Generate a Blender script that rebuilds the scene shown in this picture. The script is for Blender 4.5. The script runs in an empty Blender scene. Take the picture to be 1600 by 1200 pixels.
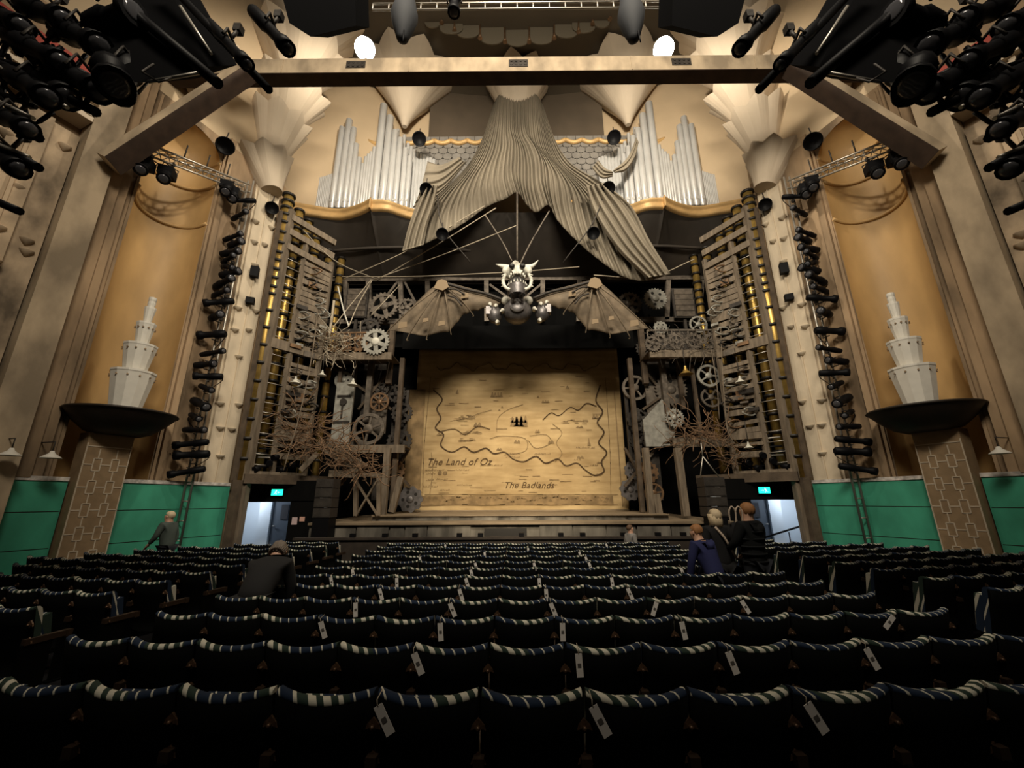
import bpy, math, random
from mathutils import Vector, Matrix
random.seed(7)
PI = math.pi
SC = bpy.context.scene
COL = SC.collection

# ------------------------------------------------------------------ camera
FPX = 640.0
CAM = Vector((-0.19, 0.0, 1.9))
_yaw, _pit, _rol = math.radians(-0.23), math.radians(15.8), math.radians(0.25)
_fh = Vector((math.sin(_yaw), math.cos(_yaw), 0)); _rt = Vector((math.cos(_yaw), -math.sin(_yaw), 0)); _Z = Vector((0, 0, 1))
FW = math.cos(_pit) * _fh + math.sin(_pit) * _Z
_up = -math.sin(_pit) * _fh + math.cos(_pit) * _Z
ER = math.cos(_rol) * _rt - math.sin(_rol) * _up
EU = math.sin(_rol) * _rt + math.cos(_rol) * _up
cd = bpy.data.cameras.new('camera'); cd.sensor_width = 36.0; cd.lens = 36.0 * FPX / 1600.0
cd.clip_start = 0.05; cd.clip_end = 200
cam = bpy.data.objects.new('camera', cd); COL.objects.link(cam)
cam.matrix_world = Matrix(((ER.x, EU.x, -FW.x, CAM.x), (ER.y, EU.y, -FW.y, CAM.y), (ER.z, EU.z, -FW.z, CAM.z), (0, 0, 0, 1)))
SC.camera = cam

# ------------------------------------------------------------------ world, light, exposure
SC.view_settings.view_transform = 'Standard'
SC.view_settings.look = 'None'
SC.view_settings.gamma = 1
SC.view_settings.use_curve_mapping = False
SC.view_settings.exposure = 0.0
w = bpy.data.worlds.new('house'); SC.world = w; w.use_nodes = True
w.node_tree.nodes['Background'].inputs[0].default_value = (1.0, 0.86, 0.66, 1)
w.node_tree.nodes['Background'].inputs[1].default_value = 0.012

def lamp(kind, name, loc, energy, color, size=0.3, target=None, angle=60, blend=0.5, size_y=None):
    l = bpy.data.lights.new(name, kind); l.energy = energy; l.color = color
    if kind == 'AREA':
        l.size = size
        if size_y: l.shape = 'RECTANGLE'; l.size_y = size_y
        l.spread = math.radians(115)
    else: l.shadow_soft_size = size
    if kind == 'SPOT': l.spot_size = math.radians(angle); l.spot_blend = blend
    o = bpy.data.objects.new(name, l); COL.objects.link(o); o.location = loc
    if target is not None:
        o.rotation_euler = (Vector(target) - Vector(loc)).to_track_quat('-Z', 'Y').to_euler()
    return o
WARM = (1.0, 0.88, 0.70)
lamp('AREA', 'circle_front_work_light', (0, -1.5, 15.0), 1500, WARM, 7.0, (0, 13, 9), size_y=3.0)
lamp('SPOT', 'curtain_spot', (0.0, 3.5, 6.2), 7500, (1.0, 0.84, 0.60), 0.25, (0, 17.2, 2.0), 40, 1.0)
for s in (-1, 1):
    lamp('SPOT', 'flood_light', (s * 4.05, 9.45, 16.3), 1500, (1.0, 0.88, 0.70), 0.18, (s * 5.2, 13.0, 13.6), 174, 0.35)
    lamp('POINT', 'corridor_light', (s * 9.5, 14.5, 2.0), 48, (0.84, 0.92, 1.0), 0.2)

# ------------------------------------------------------------------ helpers
def ray(px, py): return FW + ER * ((px - 800) / FPX) - EU * ((py - 600) / FPX)
def at(px, py, Y):            # the point at depth Y that the photo shows at px, py
    r = ray(px, py); return CAM + r * (Y / r.y)
def atz(px, py, z):
    r = ray(px, py); return CAM + r * ((z - CAM.z) / r.z)
def lerp(a, b, t): return a + (b - a) * t
def polyat(pts, t):           # a point on a polyline, t in 0..1 by index
    f = t * (len(pts) - 1); i = min(int(f), len(pts) - 2); f -= i
    return [lerp(a, b, f) for a, b in zip(pts[i], pts[i + 1])]
def smooth_path(pts, n=6):    # catmull-rom
    P = [Vector(p) for p in pts]; out = []
    for i in range(len(P) - 1):
        p0 = P[i - 1] if i else P[i] * 2 - P[i + 1]; p1, p2 = P[i], P[i + 1]
        p3 = P[i + 2] if i + 2 < len(P) else P[i + 1] * 2 - P[i]
        for k in range(n):
            t = k / n
            out.append(0.5 * ((2 * p1) + (p2 - p0) * t + (2 * p0 - 5 * p1 + 4 * p2 - p3) * t * t + (3 * p1 - p0 - 3 * p2 + p3) * t ** 3))
    out.append(P[-1]); return out
ORD = ['', 'first', 'second', 'third', 'fourth', 'fifth', 'sixth', 'seventh', 'eighth', 'ninth', 'tenth', 'eleventh', 'twelfth',
       'thirteenth', 'fourteenth', 'fifteenth', 'sixteenth', 'seventeenth', 'eighteenth', 'nineteenth', 'twentieth', 'twenty-first', 'twenty-second', 'twenty-third', 'twenty-fourth']

class MB:
    def __init__(s, side=1): s.v = []; s.f = []; s.sm = []; s.side = side
    def add(s, vs, fs, smooth=False):
        b = len(s.v); s.v += [Vector(p) for p in vs]; s.f += [tuple(b + i for i in f) for f in fs]; s.sm += [smooth] * len(fs); return s
    def box(s, c, d, rz=0, M=None):
        c = Vector(c); x, y, z = d[0] / 2, d[1] / 2, d[2] / 2
        R = M if M is not None else Matrix.Rotation(rz, 3, 'Z')
        vs = [c + R @ Vector(p) for p in ((-x, -y, -z), (x, -y, -z), (x, y, -z), (-x, y, -z), (-x, -y, z), (x, -y, z), (x, y, z), (-x, y, z))]
        return s.add(vs, [(0, 3, 2, 1), (4, 5, 6, 7), (0, 1, 5, 4), (1, 2, 6, 5), (2, 3, 7, 6), (3, 0, 4, 7)])
    def bar(s, p, q, w, h=None, up=(0, 0, 1)):
        p, q = Vector(p), Vector(q); h = h or w; d = (q - p)
        if d.length < 1e-6: return s
        d.normalize(); u = Vector(up)
        if abs(d.dot(u)) > 0.98: u = Vector((0, 1, 0))
        a = d.cross(u).normalized(); b = a.cross(d).normalized()
        vs = [p + a * x + b * y for x, y in ((-w / 2, -h / 2), (w / 2, -h / 2), (w / 2, h / 2), (-w / 2, h / 2))]
        vs += [v + (q - p) for v in vs]
        return s.add(vs, [(3, 2, 1, 0), (4, 5, 6, 7), (0, 1, 5, 4), (1, 2, 6, 5), (2, 3, 7, 6), (3, 0, 4, 7)])
    def tube(s, pts, r, n=8, cap=True):
        P = [Vector(p) for p in pts]; m = len(P); rs = r if isinstance(r, (list, tuple)) else [r] * m
        ref = Vector((0.31, 0.17, 0.93)); vs = []
        for i in range(m):
            d = (P[min(i + 1, m - 1)] - P[max(i - 1, 0)])
            d = d.normalized() if d.length > 1e-9 else Vector((0, 0, 1))
            if abs(d.dot(ref)) > 0.97: ref = Vector((0.9, 0.3, 0.1))
            a = d.cross(ref).normalized(); b = a.cross(d)
            vs += [P[i] + (a * math.cos(2 * PI * k / n) + b * math.sin(2 * PI * k / n)) * rs[i] for k in range(n)]
        fs = [(i * n + k, i * n + (k + 1) % n, (i + 1) * n + (k + 1) % n, (i + 1) * n + k) for i in range(m - 1) for k in range(n)]
        s.add(vs, fs, True)
        if cap: b = len(s.v) - len(vs); s.f += [tuple(b + k for k in reversed(range(n))), tuple(b + (m - 1) * n + k for k in range(n))]; s.sm += [False, False]
        return s
    def lathe(s, prof, base=(0, 0, 0), axis=(0, 0, 1), n=20, smooth=True, cap=True, a0=0, a1=2 * PI, ref=(0, 1, 0)):
        base, ax = Vector(base), Vector(axis).normalized(); rf = Vector(ref)
        if abs(ax.dot(rf)) > 0.95: rf = Vector((1, 0, 0))
        a = ax.cross(rf).normalized(); b = ax.cross(a); full = abs(a1 - a0 - 2 * PI) < 1e-6; m = n if full else n + 1; vs = []
        for (r, z) in prof:
            vs += [base + ax * z + (a * math.cos(a0 + (a1 - a0) * k / n) + b * math.sin(a0 + (a1 - a0) * k / n)) * r for k in range(m)]
        fs = []
        for i in range(len(prof) - 1):
            for k in range(n if full else n):
                k2 = (k + 1) % m
                fs.append((i * m + k, i * m + k2, (i + 1) * m + k2, (i + 1) * m + k))
        s.add(vs, fs, smooth)
        if cap and full:
            b0 = len(s.v) - len(vs)
            if prof[0][0] > 1e-4: s.f.append(tuple(b0 + k for k in reversed(range(m)))); s.sm.append(False)
            if prof[-1][0] > 1e-4: s.f.append(tuple(b0 + (len(prof) - 1) * m + k for k in range(m))); s.sm.append(False)
        return s
    def prism(s, poly, o, ex, ey, th):   # polygon in plane (o, ex, ey), extruded by th along ex x ey
        o, ex, ey = Vector(o), Vector(ex), Vector(ey); nn = ex.cross(ey).normalized(); n = len(poly)
        vs = [o + ex * x + ey * y for x, y in poly]; vs += [v + nn * th for v in vs]
        fs = [tuple(reversed(range(n))), tuple(range(n, 2 * n))] + [(i, (i + 1) % n, n + (i + 1) % n, n + i) for i in range(n)]
        return s.add(vs, fs)
    def grid(s, fn, nu, nv, smooth=True, closeu=False):
        vs = [fn(i / nu, j / nv) for j in range(nv + 1) for i in range(nu + 1)]
        return s.add(vs, [(j * (nu + 1) + i, j * (nu + 1) + i + 1, (j + 1) * (nu + 1) + i + 1, (j + 1) * (nu + 1) + i) for j in range(nv) for i in range(nu)], smooth)
    def sheet(s, fn, nu, nv, th, dirn=(0, 1, 0)):   # a cloth or plate with real thickness
        d = Vector(dirn) * th; s.grid(fn, nu, nv); b = len(s.v); s.grid(lambda u, v: Vector(fn(u, v)) + d, nu, nv)
        a = b - (nu + 1) * (nv + 1); fs = []
        for i in range(nu):
            for r in (0, nv): fs.append((a + r * (nu + 1) + i, a + r * (nu + 1) + i + 1, b + r * (nu + 1) + i + 1, b + r * (nu + 1) + i))
        for j in range(nv):
            for c in (0, nu): fs.append((a + j * (nu + 1) + c, a + (j + 1) * (nu + 1) + c, b + (j + 1) * (nu + 1) + c, b + j * (nu + 1) + c))
        s.f += fs; s.sm += [False] * len(fs); return s
    def ring(s, c, ax, r0, r1, th, n=24, teeth=0, td=0.0, a0=0.0):   # annulus with thickness, optional teeth
        c, ax = Vector(c), Vector(ax).normalized(); rf = Vector((0, 0, 1)) if abs(ax.z) < 0.9 else Vector((1, 0, 0))
        a = ax.cross(rf).normalized(); b = ax.cross(a)
        m = teeth * 4 if teeth else n; vs = []
        for k in range(m):
            t = a0 + 2 * PI * k / m; ro = r1 + (td if teeth and k % 4 in (1, 2) else 0); d = a * math.cos(t) + b * math.sin(t)
            vs += [c + d * r0 - ax * th / 2, c + d * ro - ax * th / 2, c + d * ro + ax * th / 2, c + d * r0 + ax * th / 2]
        fs = []
        for k in range(m):
            p, q = 4 * k, 4 * ((k + 1) % m)
            for e in range(4): fs.append((p + e, p + (e + 1) % 4, q + (e + 1) % 4, q + e))
        return s.add(vs, fs)
    def build(s, name, mat, parent=None, loc=None):
        vs = [Vector((v.x * s.side, v.y, v.z)) for v in s.v]; fs = s.f if s.side > 0 else [tuple(reversed(f)) for f in s.f]
        if parent is not None:
            o0 = Vector((0, 0, 0)); p = parent
            while p is not None: o0 += p.location; p = p.parent
        elif loc is not None: o0 = Vector(loc)
        else:
            xs = [v.x for v in vs]; ys = [v.y for v in vs]; zs = [v.z for v in vs]
            o0 = Vector(((min(xs) + max(xs)) / 2, (min(ys) + max(ys)) / 2, min(zs)))
        me = bpy.data.meshes.new(name); me.from_pydata([v - o0 for v in vs], [], fs)
        me.polygons.foreach_set('use_smooth', s.sm); me.materials.append(mat); me.update()
        o = bpy.data.objects.new(name, me); COL.objects.link(o)
        if parent is not None: o.parent = parent
        else: o.location = o0
        return o

def tag(o, label, cat, group=None, kind=None):
    o['label'] = label; o['category'] = cat
    if group: o['group'] = group
    if kind: o['kind'] = kind
    return o
def thing(name, loc, label, cat, group=None):
    o = bpy.data.objects.new(name, None); o.empty_display_size = 0.1; COL.objects.link(o); o.location = Vector(loc)
    return tag(o, label, cat, group)
def struct(name, mb, mat, label=None):
    o = mb.build(name, mat); o['kind'] = 'structure'
    if label: o['label'] = label
    return o
def copy_tree(o, parent=None):
    c = o.copy(); COL.objects.link(c)
    if parent: c.parent = parent
    for ch in list(o.children): copy_tree(ch, c)
    return c

# ------------------------------------------------------------------ materials
def mat(name, col, rough=0.7, metal=0.0, var=0.0, scale=4.0, stretch=(1, 1, 1), col2=None, bump=0.0, bscale=30.0, emit=None, es=1.0, spec=0.4):
    m = bpy.data.materials.new(name); m.use_nodes = True; nt = m.node_tree; N = nt.nodes; L = nt.links; b = N['Principled BSDF']
    b.inputs['Roughness'].default_value = rough; b.inputs['Metallic'].default_value = metal; b.inputs['Specular IOR Level'].default_value = spec
    b.inputs['Base Color'].default_value = (*col, 1)
    if emit: b.inputs['Emission Color'].default_value = (*emit, 1); b.inputs['Emission Strength'].default_value = es
    tc = N.new('ShaderNodeTexCoord')
    if var > 0 or col2:
        mp = N.new('ShaderNodeMapping'); mp.inputs['Scale'].default_value = stretch; L.new(tc.outputs['Object'], mp.inputs[0])
        n = N.new('ShaderNodeTexNoise'); n.inputs['Scale'].default_value = scale; n.inputs['Detail'].default_value = 6; L.new(mp.outputs[0], n.inputs['Vector'])
        r = N.new('ShaderNodeValToRGB'); c2 = col2 or tuple(c * (1 - var) for c in col); c1 = tuple(min(1, c * (1 + var * 0.5)) for c in col) if not col2 else col
        r.color_ramp.elements[0].position = 0.35; r.color_ramp.elements[1].position = 0.65
        r.color_ramp.elements[0].color = (*c2, 1); r.color_ramp.elements[1].color = (*c1, 1)
        L.new(n.outputs['Fac'], r.inputs[0]); L.new(r.outputs[0], b.inputs['Base Color'])
    if bump > 0:
        n2 = N.new('ShaderNodeTexNoise'); n2.inputs['Scale'].default_value = bscale; L.new(tc.outputs['Object'], n2.inputs['Vector'])
        bp = N.new('ShaderNodeBump'); bp.inputs['Strength'].default_value = bump; bp.inputs['Distance'].default_value = 0.02
        L.new(n2.outputs['Fac'], bp.inputs['Height']); L.new(bp.outputs[0], b.inputs['Normal'])
    return m
M = {}
M['stone'] = mat('sponged_stone_paint', (0.42, 0.32, 0.215), 0.8, var=0.72, scale=1.5, stretch=(1, 1, 0.6), bump=0.15, bscale=9)
M['stone_dk'] = mat('brown_wall_paint', (0.34, 0.235, 0.14), 0.8, var=0.58, scale=1.2, stretch=(1, 1, 0.35), bump=0.1, bscale=9)
M['pilaster'] = mat('pale_pilaster_paint', (0.64, 0.54, 0.40), 0.75, var=0.22, scale=1.6, stretch=(1, 1, 0.4), bump=0.15, bscale=14)
M['niche'] = mat('gold_niche_paint', (0.50, 0.315, 0.13), 0.55, var=0.25, scale=0.9, stretch=(1, 1, 0.4))
M['cove'] = mat('cream_plaster', (0.50, 0.385, 0.25), 0.8, var=0.08, scale=0.6)
M['fan'] = mat('pale_plaster_fan', (0.56, 0.47, 0.36), 0.8, var=0.06, scale=1.0)
M['ceil'] = mat('dim_ceiling_plaster', (0.10, 0.08, 0.055), 0.85, var=0.1, scale=0.5)
M['goldlip'] = mat('gilded_plaster', (0.62, 0.40, 0.17), 0.5, metal=0.2, var=0.15, scale=3)
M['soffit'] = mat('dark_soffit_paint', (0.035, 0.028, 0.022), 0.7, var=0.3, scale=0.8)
M['black'] = mat('black_drape', (0.004, 0.004, 0.004), 0.95, spec=0.1)
M['floor'] = mat('dark_carpet', (0.012, 0.012, 0.014), 0.95, var=0.3, scale=20, spec=0.1)
M['timber'] = mat('weathered_timber', (0.185, 0.145, 0.103), 0.8, var=0.35, scale=3.0, stretch=(3, 3, 0.5), bump=0.25, bscale=25)
M['portal'] = mat('painted_portal_timber', (0.42, 0.33, 0.225), 0.8, var=0.42, scale=1.6, stretch=(1, 1, 0.5), bump=0.12, bscale=12)
M['under'] = mat('underside_shade_brown', (0.05, 0.03, 0.02), 0.8, var=0.3, scale=3)  # shade of the portal undersides put into a dark brown colour
M['dktimber'] = mat('dark_timber', (0.10, 0.072, 0.048), 0.8, var=0.35, scale=3.0, bump=0.2)
M['iron'] = mat('rusty_grey_iron', (0.15, 0.125, 0.10), 0.6, metal=0.35, var=0.4, scale=5, bump=0.2)
M['ironlt'] = mat('pale_grey_iron', (0.34, 0.33, 0.29), 0.55, metal=0.3, var=0.3, scale=5, bump=0.15)
M['irondk'] = mat('blackened_iron', (0.05, 0.043, 0.037), 0.6, metal=0.4, var=0.3, scale=5, bump=0.2)
M['bronze'] = mat('brown_bronze', (0.22, 0.13, 0.07), 0.5, metal=0.5, var=0.3, scale=6)
M['brass'] = mat('worn_brass', (0.55, 0.36, 0.10), 0.38, metal=0.75, var=0.3, scale=4)
M['ringblk'] = mat('black_ring_paint', (0.012, 0.010, 0.008), 0.5)
M['pipe'] = mat('silver_organ_pipe', (0.60, 0.60, 0.59), 0.36, metal=0.35, var=0.06, scale=2)
M['fixture'] = mat('black_fixture_enamel', (0.005, 0.005, 0.006), 0.5, spec=0.10)
M['flag'] = mat('matt_black_cloth', (0.004, 0.004, 0.0045), 0.95, spec=0.02)
M['steel'] = mat('bare_aluminium_tube', (0.45, 0.42, 0.37), 0.4, metal=0.7)
M['lens'] = mat('dark_glass_lens', (0.10, 0.10, 0.11), 0.08, metal=0.3)
M['hot'] = mat('lit_lamp_glass', (1, 0.95, 0.85), 0.3, emit=(1.0, 0.95, 0.84), es=60)
M['drape'] = mat('grey_drape_cloth', (0.215, 0.185, 0.14), 0.85, var=0.18, scale=1.5, stretch=(1, 1, 0.3), spec=0.15)
M['rope'] = mat('pale_rope', (0.42, 0.36, 0.27), 0.9)
M['vine'] = mat('rusty_vine', (0.21, 0.125, 0.07), 0.8, var=0.3, scale=4)
M['wing'] = mat('leathery_wing_cloth', (0.165, 0.125, 0.082), 0.75, var=0.3, scale=3.0, bump=0.3, bscale=12)
M['patch'] = mat('pale_stitched_patch', (0.24, 0.175, 0.105), 0.8)
M['bone'] = mat('bone_white_metal', (0.62, 0.60, 0.52), 0.5, var=0.2, scale=8)
M['gunmetal'] = mat('grey_gunmetal_plate', (0.16, 0.15, 0.15), 0.42, metal=0.6, var=0.3, scale=6, bump=0.3)
M['white'] = mat('white_frosted_tower', (0.72, 0.69, 0.62), 0.6, var=0.05, scale=6)
M['bowl'] = mat('dark_brown_bowl', (0.022, 0.015, 0.010), 0.55, var=0.2, scale=5)
M['green'] = mat('green_hoarding_paint', (0.055, 0.33, 0.215), 0.5, var=0.22, scale=1.6, stretch=(1, 1, 0.6))
M['coping'] = mat('white_hoarding_coping', (0.60, 0.56, 0.52), 0.6, var=0.45, scale=7)
M['tilecol'] = mat('brown_pedestal_face', (0.27, 0.185, 0.105), 0.6, var=0.15, scale=5)
M['tileline'] = mat('pale_inlay_line', (0.50, 0.42, 0.32), 0.6)
M['stage'] = mat('worn_stage_boards', (0.22, 0.165, 0.105), 0.7, var=0.3, scale=3, stretch=(0.4, 2, 1))
M['skirt'] = mat('grey_stage_skirt', (0.15, 0.135, 0.112), 0.8, var=0.6, scale=1.6, stretch=(1.5, 1, 0.4))
M['pit'] = mat('brown_pit_rail', (0.035, 0.026, 0.020), 0.7, var=0.3, scale=4)
M['corr'] = mat('pale_blue_corridor_wall', (0.62, 0.68, 0.74), 0.8)
M['corrdk'] = mat('slate_blue_door', (0.10, 0.12, 0.15), 0.6)
M['exit'] = mat('lit_green_sign', (0.0, 0.5, 0.3), 0.4, emit=(0.02, 0.95, 0.62), es=1.6)
M['exitfig'] = mat('sign_pictogram', (0.9, 1, 0.95), 0.4, emit=(0.75, 1.0, 0.92), es=1.2)
M['speaker'] = mat('brown_black_cabinet', (0.028, 0.022, 0.018), 0.7, var=0.2, scale=8)
M['paper'] = mat('white_paper', (0.80, 0.76, 0.72), 0.8)
M['ink'] = mat('dark_print', (0.12, 0.11, 0.10), 0.8)
M['red'] = mat('dull_red_fascia', (0.30, 0.045, 0.03), 0.7)
M['seatblack'] = mat('black_seat_back', (0.0022, 0.0025, 0.0025), 0.8, spec=0.05)  # near-black colour of the seat backs and standards
M['arm'] = mat('dark_brown_armrest', (0.03, 0.018, 0.011), 0.45)
M['plate'] = mat('tarnished_bracket', (0.13, 0.075, 0.045), 0.4, metal=0.4, var=0.5, scale=60)

# ------------------------------------------------------------------ the building shell
def row_y(x): return x * x / 56.0            # the seat rows curve gently forward at the ends
def floor_z(x, y):                            # raked stalls floor
    t = y - row_y(x); ks = [(-6, 0.33), (0, 0.20), (2.24, 0.13), (2.97, 0.10), (3.77, 0.074), (4.5, 0.052), (5.3, 0.034), (6.05, 0.022), (6.8, 0.012), (7.6, 0.005), (8.6, 0.0), (30, 0.0)]
    for (a, za), (b, zb) in zip(ks, ks[1:]):
        if t <= b: return lerp(za, zb, max(0, (t - a) / (b - a)))
    return 0.0
m = MB(); m.grid(lambda u, v: Vector((lerp(-14, 14, u), lerp(-5, 18, v), floor_z(lerp(-14, 14, u), lerp(-5, 18, v)))), 40, 70)
b = len(m.v); m.box((0, 6.5, -0.15), (28, 23, 0.2)); struct('floor', m, M['floor'])

WB = math.radians(22)
def W(u, z, off=0.0):                         # left splay wall: u runs from the proscenium towards the house
    return Vector((-8.95 - math.sin(WB) * u + math.cos(WB) * off, 12.7 - math.cos(WB) * u - math.sin(WB) * off, z))
def onW(px, py, off):      # where the photo's px, py meets a plane parallel to the left wall
    a = W(0, 0, off); n_ = Vector((math.cos(WB), -math.sin(WB), 0)); r_ = ray(px, py); return CAM + r_ * ((a - CAM).dot(n_) / r_.dot(n_))
SIDE = {-1: 'left', 1: 'right'}
NU0, NU1, NZ0, NZ1 = 2.0, 3.78, 2.4, 12.35
ZT = 21.5
def wbox(m, u0, u1, z0, z1, o0, o1):
    P8 = [W(u0, z0, o0), W(u1, z0, o0), W(u1, z0, o1), W(u0, z0, o1), W(u0, z1, o0), W(u1, z1, o0), W(u1, z1, o1), W(u0, z1, o1)]
    m.add(P8, [(0, 3, 2, 1), (4, 5, 6, 7), (0, 1, 5, 4), (1, 2, 6, 5), (2, 3, 7, 6), (3, 0, 4, 7)])
def half_round(m, u, z, off, r, h):           # small half-cup ledge on a column face
    pr = [(0.02, -h), (r * 0.75, -h * 0.45), (r, -0.02), (r, 0.0)]
    m.lathe(pr, W(u, z, off), n=10, smooth=True)
for sd in (-1, 1):
    nm = SIDE[sd]; s = -sd                     # author on the left, mirror for the right
    # wall panels around the niche
    m = MB(s)
    wbox(m, -0.3, NU0, 0, 13.4, -1.0, 0); wbox(m, NU1, 12.5, 0, 13.4, -1.0, 0); wbox(m, NU0, NU1, 13.2, 13.4, -1.0, 0); wbox(m, NU0, NU1, 0, NZ0, -1.0, 0)
    uc, ur = (NU0 + NU1) / 2, (NU1 - NU0) / 2  # rounded head of the niche opening
    K = 12
    for k in range(K):
        a0, a1 = PI * k / K, PI * (k + 1) / K
        q = [W(uc + ur * math.cos(a), NZ1 + 0.82 * math.sin(a), o) for o in (0, -0.2) for a in (a0, a1)] + [W(uc + ur * math.cos(a), 13.2, o) for o in (0, -0.2) for a in (a0, a1)]
        m.add(q, [(0, 1, 5, 4), (0, 1, 3, 2)])
    struct('wall_' + nm, m, M['stone_dk'])
    m = MB(s); wbox(m, -0.3, 12.5, 13.4, ZT, -1.0, 0.0); struct('wall_upper_' + nm, m, M['cove'])
    # the niche: a tall shallow half cylinder under a half dome, with scalloped lips
    m = MB(s); DEP = 0.85
    def nf(u, v):
        a = PI * u; z = lerp(NZ0, NZ1, v / 0.8) if v <= 0.8 else NZ1; k = 1.0
        if v > 0.8: t = (v - 0.8) / 0.2 * PI / 2; z = NZ1 + 0.82 * math.sin(t); k = math.cos(t)
        return W(uc + ur * math.cos(a) * max(k, 0.02), z, -DEP * math.sin(a) * max(k, 0.02))
    m.grid(nf, 24, 30)
    for zz, k in ((12.5, 0.99), (11.6, 0.985), (10.2, 0.99)):
        m.tube([W(uc + ur * k * math.cos(PI * i / 20), zz - 0.22 * math.sin(PI * i / 20), -DEP * k * math.sin(PI * i / 20)) for i in range(21)], 0.055, 6)
    struct('wall_niche_' + nm, m, M['niche'])
    # vertical mouldings beside the niche
    m = MB(s)
    wbox(m, 1.72, 1.88, 2.4, 13.6, 0, 0.10); wbox(m, 1.90, 1.97, 2.4, 13.3, 0, 0.04)
    wbox(m, 3.80, 3.86, 2.4, 13.3, 0, 0.05); wbox(m, 4.0, 4.42, 2.4, 14.5, 0, 0.16); wbox(m, 4.2, 4.42, 2.4, 14.5, 0.16, 0.24)
    struct('trim_1' if sd < 0 else 'trim_2', m, M['stone_dk'])
    # big stepped column further into the house, with its little ledges, and the cornice above it
    m = MB(s)
    wbox(m, 5.12, 5.6, 0, 10.4, 0, 0.22); wbox(m, 5.6, 6.15, 0, 10.4, 0, 0.36); wbox(m, 6.15, 6.75, 0, 10.4, 0, 0.28); wbox(m, 6.75, 9.0, 0, 10.4, 0, 0.16)
    wbox(m, 5.84, 5.9, 2.4, 9.6, 0.36, 0.42)
    for (px, py, off, uu) in ((20, 371, 0.36, 5.8), (66, 385, 0.22, 5.3), (15, 416, 0.36, 5.7), (44, 425, 0.36, 6.0), (10, 473, 0.36, 5.8), (6, 578, 0.22, 5.4), (125, 222, 0.22, 5.3), (70, 290, 0.36, 5.9)):
        zz = at(px, py, 8.0).z * 0.96
        half_round(m, uu, zz, off, 0.12, 0.16)
    for k in range(8): half_round(m, 5.35 + 0.4 * (k % 4), 3.2 + 1.05 * k, 0.22 if k % 4 == 0 else 0.3, 0.12, 0.16)
    struct('trim_3' if sd < 0 else 'trim_4', m, M['stone'])
    m = MB(s)
    for (z0, z1, o) in ((10.75, 10.88, 0.55), (10.98, 11.08, 0.62), (11.2, 11.3, 0.66), (11.4, 11.52, 0.74)): wbox(m, 5.1, 10.5, z0, z1, 0, o)
    for k in range(26): wbox(m, 5.15 + 0.2 * k, 5.25 + 0.2 * k, 10.88, 11.4, 0, 0.57)
    struct('trim_5' if sd < 0 else 'trim_6', m, M['fan'])
    m = MB(s); wbox(m, 5.1, 10.5, 11.62, 12.2, 0, 0.45); struct('trim_7' if sd < 0 else 'trim_8', m, M['red'])
    # pale proscenium pilaster, leaning a little, with half-cup ledges
    m = MB(s); wbox(m, -0.02, 0.74, 0, 13.4, 0, 0.14); wbox(m, 0.35, 0.39, 2.4, 13.2, 0.14, 0.18); wbox(m, 0.74, 0.80, 0, 13.4, 0, 0.05)
    for (px, py) in ((399, 345), (424, 355), (397, 377), (413, 381), (398, 413), (372, 480), (400, 485), (367, 514), (388, 514), (373, 556), (344, 629), (373, 631), (344, 667), (362, 669), (344, 711)):
        m.lathe([(0.02, -0.13), (0.09, -0.06), (0.13, -0.01), (0.13, 0.0)], onW(px, py, 0.15), n=10)
    struct('trim_9' if sd < 0 else 'trim_10', m, M['pilaster'])
    # black returns closing the sides of the stage opening
    m = MB(s); m.box((-9.25, 15.6, 7.8), (0.2, 5.8, 10.9)); struct('wall_wing_' + nm, m, M['black'])

# upper front wall behind the organ: a shallow cove
m = MB(); m.grid(lambda u, v: Vector((10.9 * -math.cos(PI * u), 12.9 + 3.3 * math.sin(PI * u), lerp(13.4, ZT, v))), 48, 4); struct('wall_front', m, M['cove'])
m = MB(); m.grid(lambda u, v: Vector((lerp(-4.2, 4.2, u), 15.95 - 0.9 * abs(2 * u - 1) ** 2 * .4, lerp(18.25, ZT, v))), 16, 2); struct('wall_front_dark_panel', m, mat('dark_brown_centre_panel', (0.085, 0.064, 0.043), 0.85, var=0.15, scale=0.8))  # darker brown panel across the upper middle of the cove
m = MB(); m.box((0, 18.5, 7.5), (22, 0.2, 15)); struct('wall_back', m, M['black'])
m = MB(); m.grid(lambda u, v: Vector((lerp(-15, 15, u), lerp(-4, 17, v), ZT - 0.0)), 4, 4); m.box((0, 6.5, ZT + 0.15), (30, 21, 0.2)); struct('ceiling', m, M['ceil'])
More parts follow.
